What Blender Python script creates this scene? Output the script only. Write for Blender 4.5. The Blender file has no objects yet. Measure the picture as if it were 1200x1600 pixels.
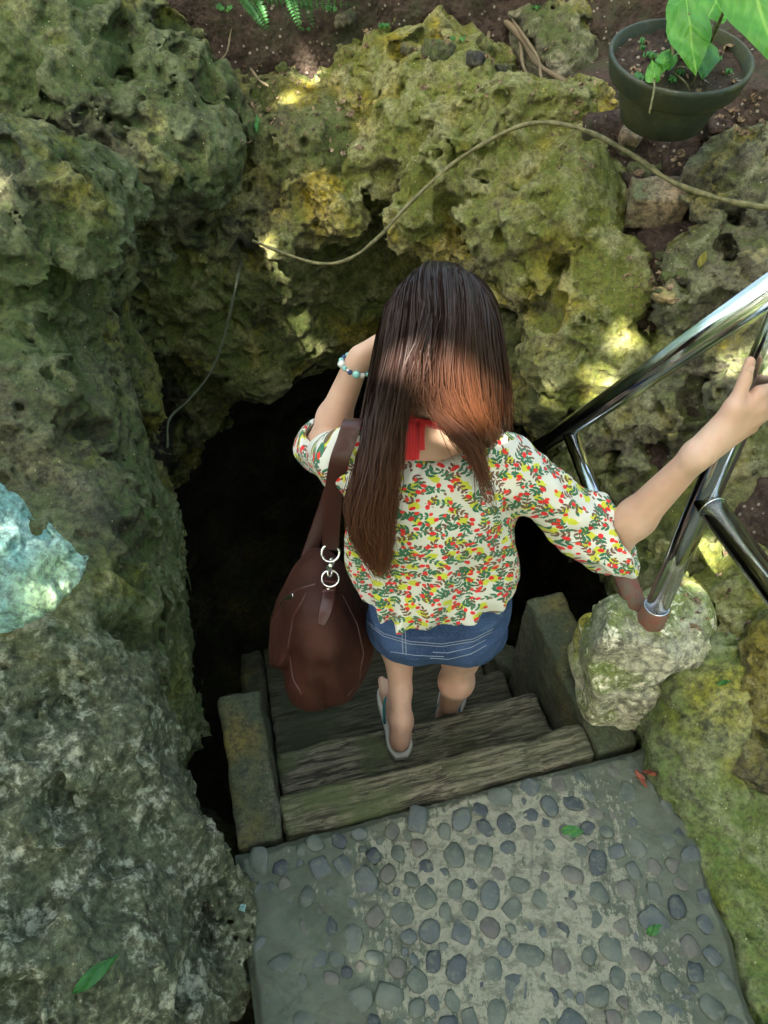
import bpy, bmesh, math, random
import numpy as np
from mathutils import Vector, Matrix
from mathutils.bvhtree import BVHTree

random.seed(7); RNG = np.random.RandomState(11)
scene = bpy.context.scene
COL = scene.collection
# ------------------------------------------------------------------ camera, world, sun
CAMZ, PITCH, FPX = 1.85, math.radians(47.0), 1200.0
cp, sp = math.cos(PITCH), math.sin(PITCH)
cam = bpy.data.cameras.new('camera'); cam.sensor_fit = 'HORIZONTAL'; cam.sensor_width = 36; cam.lens = 36.0
cam.clip_start = .05; cam.clip_end = 400
camo = bpy.data.objects.new('camera', cam); COL.objects.link(camo)
camo.location = (0, 0, CAMZ); camo.rotation_euler = (math.pi/2 - PITCH, 0, 0); scene.camera = camo
SUNDIR = Vector((-.26, -.56, .79)).normalized()
world = bpy.data.worlds.new('World'); scene.world = world; world.use_nodes = True
wn = world.node_tree; bg = wn.nodes['Background']
sky = wn.nodes.new('ShaderNodeTexSky'); sky.sky_type = 'NISHITA'; sky.sun_disc = False
sky.sun_elevation = math.asin(SUNDIR.z); sky.sun_rotation = math.atan2(SUNDIR.x, SUNDIR.y)
sky.air_density = 1.0; sky.dust_density = 6.0; sky.ozone_density = .3
wn.links.new(sky.outputs[0], bg.inputs[0]); bg.inputs[1].default_value = .15
sun = bpy.data.lights.new('sun', 'SUN'); sun.energy = 5.0; sun.angle = math.radians(.42); sun.color = (1, .94, .82)
suno = bpy.data.objects.new('sun', sun); COL.objects.link(suno)
suno.rotation_euler = SUNDIR.to_track_quat('Z', 'Y').to_euler()
scene.view_settings.view_transform = 'Standard'; scene.view_settings.look = 'None'
scene.view_settings.gamma = 1; scene.view_settings.use_curve_mapping = False
scene.view_settings.exposure = 2.95
scene.render.engine = 'CYCLES'
scene.cycles.max_bounces = 8; scene.cycles.diffuse_bounces = 4; scene.cycles.use_denoising = True

def P(px, py, d):
    u = (px-600)/FPX; v = (800-py)/FPX
    return np.array((u*d, d*(cp+v*sp), CAMZ+d*(-sp+v*cp)))
A0 = math.radians(14.6); ca, sa = math.cos(A0), math.sin(A0)
def S(x, y, z=0.): return np.array((ca*x-sa*y, sa*x+ca*y, z))      # stair frame -> world

# ------------------------------------------------------------------ materials
def srgb(*c): return tuple(((v/255)/12.92 if v/255 <= .04045 else ((v/255+.055)/1.055)**2.4) for v in c)+(1,)
class NT:
    def __init__(s, name):
        s.m = bpy.data.materials.new(name); s.m.use_nodes = True; s.t = s.m.node_tree
        s.b = s.t.nodes['Principled BSDF']; s.co = s.t.nodes.new('ShaderNodeTexCoord'); s.geo = s.t.nodes.new('ShaderNodeNewGeometry')
        s.pos = s.geo.outputs['Position']; s.uv = s.co.outputs['UV']
    def new(s, k): return s.t.nodes.new(k)
    def put(s, sock, v):
        if v is None: return
        if isinstance(v, bpy.types.NodeSocket): s.t.links.new(v, sock)
        else:
            if hasattr(sock.default_value, '__len__') and not hasattr(v, '__len__'): v = [v]*len(sock.default_value)
            sock.default_value = v
    def noise(s, scale, detail=4, rough=.55, co=None, dist=0, col=False):
        n = s.new('ShaderNodeTexNoise'); s.put(n.inputs['Vector'], co or s.pos); n.inputs['Scale'].default_value = scale
        n.inputs['Detail'].default_value = detail; n.inputs['Roughness'].default_value = rough; n.inputs['Distortion'].default_value = dist
        return n.outputs['Color' if col else 'Fac']
    def vor(s, scale, co=None, feature='F1', dims='3D', rnd=1):
        n = s.new('ShaderNodeTexVoronoi'); n.voronoi_dimensions = dims; n.feature = feature
        s.put(n.inputs['Vector'], co or s.pos); n.inputs['Scale'].default_value = scale; n.inputs['Randomness'].default_value = rnd
        return n
    def math(s, op, a, b=None, c=None, clamp=False):
        n = s.new('ShaderNodeMath'); n.operation = op; n.use_clamp = clamp; s.put(n.inputs[0], a); s.put(n.inputs[1], b)
        if c is not None: s.put(n.inputs[2], c)
        return n.outputs[0]
    def vm(s, op, a, b=None):
        n = s.new('ShaderNodeVectorMath'); n.operation = op; s.put(n.inputs[0], a)
        if op == 'SCALE': s.put(n.inputs['Scale'], b)
        elif b is not None: s.put(n.inputs[1], b)
        return n.outputs[1] if op in ('LENGTH', 'DOT_PRODUCT') else n.outputs[0]
    def mapr(s, v, a, b, c=0., d=1.):
        n = s.new('ShaderNodeMapRange'); n.interpolation_type = 'SMOOTHSTEP'; s.put(n.inputs[0], v)
        for i, q in enumerate((a, b, c, d)): n.inputs[i+1].default_value = q
        return n.outputs[0]
    def mix(s, f, a, b, mode='MIX'):
        n = s.new('ShaderNodeMix'); n.data_type = 'RGBA'; n.blend_type = mode; s.put(n.inputs[0], f)
        s.put(n.inputs[6], a); s.put(n.inputs[7], b); return n.outputs[2]
    def attr(s, name, out='Fac'):
        n = s.new('ShaderNodeAttribute'); n.attribute_name = name; return n.outputs[out]
    def sep(s, v):
        n = s.new('ShaderNodeSeparateXYZ'); s.put(n.inputs[0], v); return n.outputs
    def comb(s, x=0., y=0., z=0.):
        n = s.new('ShaderNodeCombineXYZ'); s.put(n.inputs[0], x); s.put(n.inputs[1], y); s.put(n.inputs[2], z); return n.outputs[0]
    def bump(s, h, strength=.5, dist=.01, nrm=None):
        n = s.new('ShaderNodeBump'); n.inputs['Strength'].default_value = strength; n.inputs['Distance'].default_value = dist
        s.put(n.inputs['Height'], h)
        if nrm: s.put(n.inputs['Normal'], nrm)
        return n.outputs[0]
    def done(s, col=None, rough=.8, nrm=None, metal=0, spec=.5, **kw):
        s.put(s.b.inputs['Base Color'], col); s.put(s.b.inputs['Roughness'], rough); s.put(s.b.inputs['Metallic'], metal)
        s.put(s.b.inputs['Specular IOR Level'], spec)
        if nrm: s.put(s.b.inputs['Normal'], nrm)
        for k, v in kw.items(): s.put(s.b.inputs[k.replace('_', ' ')], v)
        return s.m

def rock_mat(name, stone, pale, moss, dark, moss_at=.5, pale_at=.62, dark_at=.58, bump=1.0, smooth=0., wear=.55, fore=None):
    n = NT(name)
    w = n.noise(9, 3, .6, col=True); p = n.vm('ADD', n.pos, n.vm('SCALE', n.vm('SUBTRACT', w, (.5, .5, .5)), .05))
    big = n.noise(2.6, 4, .6, co=p); med = n.noise(11, 6, .68, co=p); fine = n.noise(48, 5, .7, co=p); tiny = n.noise(190, 3, .7)
    c = n.mix(n.mapr(med, .35, .65), stone, tuple(v*.45 for v in stone[:3])+(1,))
    c = n.mix(n.mapr(n.noise(5, 4, .6, co=n.vm('ADD', p, (3, 7, 1))), dark_at-.08, dark_at+.1), c, dark)
    mo = n.math('ADD', n.math('MULTIPLY', big, .55), n.math('ADD', n.math('MULTIPLY', med, .3), n.math('MULTIPLY', fine, .15)))
    nz = n.sep(n.geo.outputs['Normal'])[2]
    mo = n.math('ADD', mo, n.math('MULTIPLY', nz, .07))
    mcol = n.mix(n.mapr(fine, .35, .65), moss, (moss[0]*.42, moss[1]*.55, moss[2]*.6, 1))
    mcol = n.mix(n.mapr(n.noise(4, 3, .5), .5, .68), mcol, (moss[0]*1.5, moss[1]*1.15, moss[2]*.6, 1))
    c = n.mix(n.mapr(mo, moss_at-.06, moss_at+.07), c, mcol)
    pl = n.math('ADD', n.math('MULTIPLY', med, .5), n.math('MULTIPLY', fine, .5))
    c = n.mix(n.mapr(pl, pale_at, pale_at+.1), c, pale)
    if fore: c = n.mix(n.math('MULTIPLY', n.mapr(n.sep(n.pos)[1], 1.05, .65), .75), c, n.mix(n.mapr(pl, .50, .60), n.mix(n.mapr(med, .35, .65), fore, tuple(v*.5 for v in fore[:3])+(1,)), (.50, .52, .45, 1)))
    sp1 = n.vor(120); c = n.mix(n.math('MULTIPLY', n.math('LESS_THAN', sp1.outputs['Distance'], .22), n.math('GREATER_THAN', n.sep(sp1.outputs['Color'])[0], .93)), c, pale)
    c = n.mix(n.math('MULTIPLY', n.mapr(tiny, .3, .7), .45), c, n.mix(.55, c, (0, 0, 0, 1)))
    wr = n.attr('wear'); c = n.mix(n.math('MULTIPLY', n.math('MULTIPLY', wr, n.mapr(med, .40, .60)), wear), c, pale)
    c = n.mix(1.0, c, n.mix(n.mapr(n.math('ADD', n.math('MULTIPLY', fine, .6), n.math('MULTIPLY', n.noise(85, 4, .75), .4)), .36, .62), (.38, .39, .36, 1), (1.62, 1.60, 1.42, 1)), 'MULTIPLY')
    v1 = n.vor(26, co=p).outputs['Distance']
    h = n.math('ADD', n.math('MULTIPLY', n.noise(22, 8, .72, co=p), 1.0), n.math('MULTIPLY', n.mapr(v1, .1, .6), .35))
    nr = n.bump(h, 1.*bump, .026*(1-smooth)); nr = n.bump(n.noise(95, 6, .8), .9*bump, .007, nr)
    return n.done(c, n.mapr(fine, .3, .7, .62, .95), nr, spec=.35)

M = {}
M['left'] = rock_mat('left_rock', (.135, .135, .080, 1), (.38, .37, .27, 1), (.120, .155, .045, 1), (.05, .05, .03, 1), .47, .64, .54, fore=(.155, .178, .125, 1), wear=.25)
M['back'] = rock_mat('back_rock', (.125, .115, .06, 1), (.36, .32, .20, 1), (.125, .145, .030, 1), (.03, .034, .02, 1), .47, .66, .50, wear=.3)
M['fore'] = rock_mat('fore_rock', (.13, .14, .11, 1), (.50, .49, .42, 1), (.10, .13, .065, 1), (.05, .065, .05, 1), .50, .57, .56, smooth=.3)
M['boulder'] = rock_mat('mossy_boulder', (.24, .22, .115, 1), (.46, .43, .29, 1), (.235, .24, .04, 1), (.06, .06, .025, 1), .45, .60, .58, wear=.35)
M['pale'] = rock_mat('pale_rock', (.25, .235, .165, 1), (.50, .46, .36, 1), (.15, .17, .05, 1), (.045, .047, .05, 1), .53, .60, .55)
M['grey'] = rock_mat('grey_rock', (.20, .185, .135, 1), (.42, .40, .30, 1), (.165, .18, .05, 1), (.045, .048, .04, 1), .49, .60, .55, wear=.4)
M['mossy'] = rock_mat('mossy_ground', (.15, .165, .11, 1), (.36, .36, .27, 1), (.145, .19, .045, 1), (.06, .075, .04, 1), .49, .66, .6, bump=.6, smooth=.4)
M['footing'] = rock_mat('footing_concrete', (.50, .49, .39, 1), (.66, .64, .54, 1), (.26, .30, .08, 1), (.16, .19, .09, 1), .54, .52, .68, bump=.5, smooth=.4)
M['turq'] = rock_mat('turquoise_paint', (.46, .78, .78, 1), (.68, .88, .87, 1), (.42, .74, .74, 1), (.30, .52, .50, 1), .55, .54, .60, bump=.9)
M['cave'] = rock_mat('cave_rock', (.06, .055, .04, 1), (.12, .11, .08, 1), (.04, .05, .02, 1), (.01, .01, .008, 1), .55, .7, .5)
M['kerb'] = rock_mat('kerb_concrete', (.10, .10, .07, 1), (.20, .20, .15, 1), (.075, .083, .046, 1), (.045, .048, .035, 1), .52, .68, .62, bump=.35, smooth=.6)
M['brick'] = rock_mat('tan_block', (.36, .27, .18, 1), (.5, .42, .30, 1), (.24, .24, .11, 1), (.20, .14, .09, 1), .60, .62, .6, bump=.6)
M['ochre'] = rock_mat('ochre_stone', (.44, .33, .16, 1), (.55, .45, .26, 1), (.30, .30, .10, 1), (.25, .17, .08, 1), .62, .66, .7, bump=.3)
n = NT('soil'); f = n.noise(40, 8, .75); g = n.noise(6, 3, .6)
c = n.mix(n.mapr(f, .3, .7), (.028, .019, .014, 1), (.11, .077, .057, 1)); c = n.mix(n.mapr(g, .5, .7), c, (.07, .07, .04, 1))
vv = n.vor(70); c = n.mix(n.math('MULTIPLY', n.math('LESS_THAN', vv.outputs['Distance'], .3), n.math('GREATER_THAN', n.sep(vv.outputs['Color'])[1], .86)), c, (.32, .28, .22, 1))
M['soil'] = n.done(c, .95, n.bump(n.math('ADD', f, n.math('MULTIPLY', vv.outputs['Distance'], -.4)), 1, .02), spec=.2)
def wood(nm, kk):
    n = NT(nm); r = n.new('ShaderNodeVectorRotate'); r.rotation_type = 'Z_AXIS'; n.put(r.inputs['Vector'], n.pos); r.inputs['Angle'].default_value = -A0
    q = n.vm('MULTIPLY', r.outputs[0], (1, 14, 14)); g = n.noise(7, 7, .7, co=q, dist=.5); b = n.noise(5, 4, .6); f = n.noise(60, 4, .7)
    c = n.mix(n.mapr(g, .4, .62), (.035, .032, .02, 1), (.22, .20, .135, 1))
    lx = n.sep(r.outputs[0])[0]
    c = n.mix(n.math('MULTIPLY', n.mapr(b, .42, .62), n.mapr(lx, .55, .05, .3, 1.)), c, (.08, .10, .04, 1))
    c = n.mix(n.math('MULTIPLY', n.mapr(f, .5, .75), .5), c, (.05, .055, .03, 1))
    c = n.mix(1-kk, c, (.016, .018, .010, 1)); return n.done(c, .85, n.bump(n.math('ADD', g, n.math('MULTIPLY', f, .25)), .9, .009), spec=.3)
M['wood'] = wood('weathered_step', 1.); M['shadewood'] = wood('shaded_step', .38)  # second one: same wood with the hole's shade painted in, for lower treads
n = NT('mortar'); f3 = n.noise(30, 5, .75, co=n.vm('MULTIPLY', n.pos, (.5, 1, 1))); d = n.math('MAXIMUM', n.attr('dirt'), n.mapr(f3, .50, .60)); cr = n.attr('cream'); f = n.noise(90, 5, .7); g = n.noise(9, 5, .65)
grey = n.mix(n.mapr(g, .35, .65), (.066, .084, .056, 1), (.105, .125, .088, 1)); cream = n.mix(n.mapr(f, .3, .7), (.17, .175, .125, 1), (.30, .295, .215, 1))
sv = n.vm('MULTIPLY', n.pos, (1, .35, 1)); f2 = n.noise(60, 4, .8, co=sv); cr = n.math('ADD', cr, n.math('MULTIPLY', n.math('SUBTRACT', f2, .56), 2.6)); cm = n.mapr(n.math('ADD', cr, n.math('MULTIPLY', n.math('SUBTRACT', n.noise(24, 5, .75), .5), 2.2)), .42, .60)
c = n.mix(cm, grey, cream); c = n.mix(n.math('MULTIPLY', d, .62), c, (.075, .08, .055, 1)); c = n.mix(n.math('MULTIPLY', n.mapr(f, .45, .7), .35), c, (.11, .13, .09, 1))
M['mortar'] = n.done(c, .75, n.bump(n.math('ADD', n.noise(120, 5, .75), g), .6, .004), spec=.4)
def peb(name, a, b):
    n = NT(name); f = n.noise(60, 5, .65); g = n.noise(18, 3, .6)
    c = n.mix(n.mapr(g, .35, .65), a, b); c = n.mix(n.math('MULTIPLY', n.mapr(f, .48, .68), .7), c, (.13, .15, .105, 1))
    return n.done(c, n.mapr(f, .3, .7, .42, .75), n.bump(f, .4, .004), spec=.5)
M['p0'] = peb('slate_pebble', (.026, .035, .040, 1), (.045, .057, .058, 1)); M['p1'] = peb('grey_green_pebble', (.055, .072, .058, 1), (.092, .11, .084, 1))
M['p2'] = peb('brown_pebble', (.075, .07, .06, 1), (.11, .11, .085, 1)); M['p3'] = peb('blue_grey_pebble', (.050, .064, .064, 1), (.078, .095, .088, 1))
n = NT('polished_steel'); f = n.noise(40, 5, .7); fs = n.noise(7, 6, .75)
M['steel'] = n.done(n.mix(n.mapr(fs, .45, .75), (.62, .64, .65, 1), (.47, .49, .50, 1)), n.mapr(fs, .35, .75, .07, .24), n.bump(f, .05, .001), metal=1)
n = NT('rusty_sleeve'); f = n.noise(40, 6, .7); M['rust'] = n.done(n.mix(n.mapr(f, .35, .65), (.22, .075, .045, 1), (.16, .12, .08, 1)), .8, n.bump(f, .6, .003))
n = NT('skin'); f = n.noise(9, 3, .5); c = n.mix(n.mapr(f, .3, .7), (.56, .34, .23, 1), (.66, .44, .32, 1)); c = n.mix(n.math('MULTIPLY', n.mapr(n.noise(45, 4, .65), .5, .7), .4), c, (.62, .33, .25, 1))
M['skin'] = n.done(c, .5, n.bump(n.noise(350, 3, .6), .12, .001), spec=.35, Subsurface_Weight=.12, Subsurface_Radius=(.012, .004, .002), Subsurface_Scale=1.0)
n = NT('red_knit'); u = n.new('ShaderNodeTexWave'); n.put(u.inputs['Vector'], n.pos); u.inputs['Scale'].default_value = 60
M['red'] = n.done((.62, .012, .02, 1), .7, n.bump(u.outputs['Fac'], .3, .002), Sheen_Weight=.3)
n = NT('brown_leather'); f = n.noise(5, 4, .6); v = n.vor(220)
M['leather'] = n.done(n.mix(n.mapr(f, .35, .7), (.034, .0105, .006, 1), (.058, .018, .010, 1)), n.mapr(f, .3, .7, .58, .72), n.bump(v.outputs['Distance'], .35, .0015), spec=.22)
M['strapm'] = NT('dark_strap').done((.055, .019, .014, 1), .38, spec=.45)
M['metal'] = NT('chrome_metal').done((.8, .8, .8, 1), .12, metal=1)
n = NT('denim'); q = n.vm('MULTIPLY', n.pos, (1, 1, 1)); f = n.noise(7, 3, .6); w = n.noise(420, 2, .6)
c = n.mix(n.mapr(f, .35, .65), (.014, .032, .085, 1), (.040, .080, .17, 1)); c = n.mix(n.math('MULTIPLY', n.mapr(w, .4, .7), .5), c, (.10, .14, .23, 1)); wr = n.noise(22, 4, .6, co=n.vm('MULTIPLY', n.pos, (.5, 1, 1.8))); c = n.mix(n.math('MULTIPLY', n.mapr(wr, .55, .7), .35), c, (.13, .19, .30, 1))
M['denim'] = n.done(c, .9, n.bump(w, .35, .0015, n.bump(wr, .9, .012)), spec=.15)
M['thread'] = NT('pale_thread').done((.26, .30, .36, 1), .8)
n = NT('pot_plastic'); f = n.noise(9, 5, .65); g = n.noise(60, 4, .7)
c = n.mix(n.mapr(f, .38, .66), (.024, .036, .026, 1), (.05, .055, .024, 1)); c = n.mix(n.math('MULTIPLY', n.mapr(g, .5, .8), .5), c, (.15, .14, .11, 1))
M['pot'] = n.done(c, .5, n.bump(g, .15, .002), spec=.4)
def leafm(name, a, b, rough=.35, vein=True, tr=.35):
    n = NT(name); x, y, z = n.sep(n.uv)[:3]; ax = n.math('ABSOLUTE', x)
    c = n.mix(n.mapr(n.noise(3, 3, .6, co=n.uv), .35, .65), a, b); nr = None; vk = .14
    if vein:
        side = n.math('SINE', n.math('MULTIPLY', n.math('SUBTRACT', y, n.math('MULTIPLY', ax, .9)), 40.))
        c = n.mix(n.math('MULTIPLY', n.mapr(side, .85, 1.), vk), c, (min(1, b[0]*2+.05), b[1]*1.5, b[2]*1.5, 1))
        c = n.mix(n.mapr(ax, .035, .01), c, (min(1, b[0]*1.6+.05), b[1]*1.3, b[2]*1.6, 1)); nr = n.bump(side, .2, .004)
    n.done(c, rough, nr, spec=.45)
    t = n.new('ShaderNodeBsdfTranslucent'); n.put(t.inputs[0], n.mix(.5, c, (.25, .5, .03, 1))); ms = n.new('ShaderNodeMixShader'); ms.inputs[0].default_value = tr
    out = n.t.nodes['Material Output']; n.put(ms.inputs[1], n.b.outputs[0]); n.put(ms.inputs[2], t.outputs[0]); n.put(out.inputs['Surface'], ms.outputs[0])
    return n.m
M['leaf'] = leafm('heart_leaf', (.06, .25, .02, 1), (.12, .38, .045, 1)); M['fern'] = leafm('fern_green', (.025, .13, .03, 1), (.05, .21, .04, 1), .5, False)
M['herb'] = leafm('herb_green', (.04, .17, .06, 1), (.10, .30, .05, 1), .5, False); M['yleaf'] = leafm('yellow_leaf', (.30, .28, .05, 1), (.34, .30, .07, 1), .6, False)
M['canopy'] = leafm('canopy_leaf', (.06, .13, .02, 1), (.10, .20, .035, 1), .4, False, .2); M['dry'] = leafm('dry_leaf', (.20, .05, .03, 1), (.28, .09, .05, 1), .6, True, .1)
n = NT('vine_bark'); f = n.noise(50, 4, .6); M['vine'] = n.done(n.mix(n.mapr(f, .35, .65), (.08, .078, .028, 1), (.17, .155, .065, 1)), .75, n.bump(f, .5, .003))
M['dvine'] = NT('dark_vine').done((.022, .028, .010, 1), .85); M['root'] = NT('root_bark').done((.13, .10, .055, 1), .85)
M['rubber'] = NT('sandal_sole').done((.50, .49, .42, 1), .6); M['teal'] = NT('teal_strap').done((.01, .13, .15, 1), .5)
M['nail'] = NT('nail').done((.75, .5, .42, 1), .25)
def hairm():
    n = NT('hair'); t = n.attr('along'); r = n.attr('rnd')
    c = n.mix(n.mapr(t, .2, .7), (.028, .014, .011, 1), (.15, .050, .018, 1)); c = n.mix(n.math('MULTIPLY', r, .6), c, n.mix(.5, c, (.015, .006, .004, 1)))
    return n.done(c, n.mapr(r, 0, 1, .34, .58), spec=.32)
M['hair'] = hairm(); M['scalp'] = NT('hair_under').done((.014, .009, .008, 1), .6)
def blouse():
    n = NT('floral_cotton'); col = (.66, .655, .57, 1)
    wv = n.vm('SCALE', n.vm('SUBTRACT', n.noise(14, 2, .5, co=n.uv, col=True), (.5, .5, .5)), .012); base = n.vm('SCALE', n.vm('ADD', n.uv, wv), 1.18)
    def cell(scale, off, keep):
        q = n.vm('ADD', base, (off, off*.37, 0)); v = n.vor(scale, co=q, dims='2D', rnd=.85); pc = v.outputs['Position']
        d = n.vm('SUBTRACT', q, pc); cs = n.sep(v.outputs['Color'])
        r = n.new('ShaderNodeVectorRotate'); r.rotation_type = 'Z_AXIS'; n.put(r.inputs['Vector'], d); n.put(r.inputs['Angle'], n.math('MULTIPLY', cs[0], 6.283))
        return r.outputs[0], n.math('LESS_THAN', cs[1], keep), cs
    def lens(x, y, L, W):      # leaf along +x from 0 to L
        t = n.math('DIVIDE', n.math('SUBTRACT', x, L/2), L/2); w = n.math('MULTIPLY', n.math('SUBTRACT', 1., n.math('MULTIPLY', t, t)), W)
        return n.math('GREATER_THAN', w, n.math('ABSOLUTE', y))
    def sprig(col, scale, off, keep, color, pairs=3, L=.016, W=.0042, tilt=.85):
        q, k, cs = cell(scale, off, keep); x, y, _ = n.sep(q)[:3]; ay = n.math('ABSOLUTE', y); m = n.math('MULTIPLY', n.math('LESS_THAN', ay, .0009), n.math('LESS_THAN', n.math('ABSOLUTE', x), .017))
        for i in range(pairs):
            x0 = -.016+i*.011; r = n.new('ShaderNodeVectorRotate'); r.rotation_type = 'Z_AXIS'; n.put(r.inputs['Vector'], n.comb(n.math('SUBTRACT', x, x0), ay, 0.)); r.inputs['Angle'].default_value = -tilt
            lx, ly, _ = n.sep(r.outputs[0])[:3]; m = n.math('MAXIMUM', m, lens(lx, ly, L*(1-.12*i), W))
        m = n.math('MAXIMUM', m, lens(n.math('SUBTRACT', x, .012), y, L, W))
        return n.mix(n.math('MULTIPLY', m, k), col, color)
    def blob(col, scale, off, keep, color, r, wob=.35):
        q, k, cs = cell(scale, off, keep); d = n.vm('LENGTH', n.vm('MULTIPLY', q, (1, 1.35, 1))); w = n.math('MULTIPLY', n.math('SUBTRACT', n.noise(130, 2, .5, co=n.uv), .5), wob*r*3)
        return n.mix(n.math('MULTIPLY', n.math('LESS_THAN', n.math('ADD', d, w), r), k), col, color)
    col = blob(col, 26, 1.3, .85, (.58, .60, .05, 1), .0125, .5)
    col = sprig(col, 24, 4.1, .9, (.16, .085, .05, 1), 3, .0145, .0030)
    col = sprig(col, 21, 7.7, .8, (.035, .15, .075, 1), 2, .019, .0036, .75)
    col = sprig(col, 24, 12.9, .65, (.045, .17, .09, 1), 3, .013, .0030, 1.0)
    col = blob(col, 34, 17.1, .45, (.18, .11, .06, 1), .0042, .1)
    col = blob(col, 30, 21.7, .72, (.72, .03, .03, 1), .0068, .1); col = blob(col, 33, 25.7, .55, (.75, .05, .03, 1), .0055, .1)
    f = n.noise(500, 2, .6, co=n.uv)
    n.done(col, .75, n.bump(f, .15, .001), spec=.25, Sheen_Weight=.1)
    return n.m
M['blouse'] = blouse()

# ------------------------------------------------------------------ helpers
WL = {}
def empty(name, loc):
    o = bpy.data.objects.new(name, None); o.empty_display_size = .1; o.location = loc; COL.objects.link(o); WL[o.name] = np.array(loc, float); return o
def mk(name, V, F, mat, parent=None, origin=None, smooth=True, uvs=None):
    V = np.asarray(V, np.float32).reshape(-1, 3)
    if parent is not None: org = WL[parent.name]
    elif origin is not None: org = np.array(origin, float)
    else: org = np.array((V[:, 0].mean(), V[:, 1].mean(), V[:, 2].min()))
    me = bpy.data.meshes.new(name); V = (V-org).astype(np.float32)
    if isinstance(F, np.ndarray):
        k = F.shape[1]; nf = len(F); me.vertices.add(len(V)); me.vertices.foreach_set('co', V.ravel())
        me.loops.add(nf*k); me.loops.foreach_set('vertex_index', F.astype(np.int32).ravel())
        me.polygons.add(nf); me.polygons.foreach_set('loop_start', np.arange(0, nf*k, k, dtype=np.int32))
        me.update(calc_edges=True)
    else: me.from_pydata([tuple(v) for v in V], [], F)
    if uvs is not None:
        ul = me.uv_layers.new(name='UVMap'); ul.data.foreach_set('uv', np.asarray(uvs, np.float32).ravel())
    me.polygons.foreach_set('use_smooth', [smooth]*len(me.polygons)); me.materials.append(M[mat] if isinstance(mat, str) else mat)
    o = bpy.data.objects.new(name, me); COL.objects.link(o)
    if parent is not None: o.parent = parent; WL[o.name] = org
    else: o.location = org; WL[o.name] = org
    return o
def tag(o, label=None, cat=None, group=None, kind=None):
    if label: o['label'] = label
    if cat: o['category'] = cat
    if group: o['group'] = group
    if kind: o['kind'] = kind
    return o
TAB = (np.random.RandomState(5).rand(64**3)*2-1).astype(np.float32)
def vn(p, seed=0):
    p = p+np.float32(seed*7.13); i = np.floor(p).astype(np.int32); f = (p-i).astype(np.float32); f = f*f*(3-2*f)
    a = i & 63; b = (i+1) & 63; out = 0
    X = (a[:, 0] << 12, b[:, 0] << 12); Y = (a[:, 1] << 6, b[:, 1] << 6); Z = (a[:, 2], b[:, 2])
    fx, fy, fz = f[:, 0], f[:, 1], f[:, 2]
    def l(x, y): u = TAB[X[x]+Y[y]+Z[0]]; v = TAB[X[x]+Y[y]+Z[1]]; return u+(v-u)*fz
    u = l(0, 0); u = u+(l(0, 1)-u)*fy; v = l(1, 0); v = v+(l(1, 1)-v)*fy
    return u+(v-u)*fx
ROT = np.array(Matrix.Rotation(.7, 3, Vector((1, 2, .5)).normalized()), np.float32)
def sst(a, b, x): t = np.clip((x-a)/(b-a), 0, 1); return t*t*(3-2*t)
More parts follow.
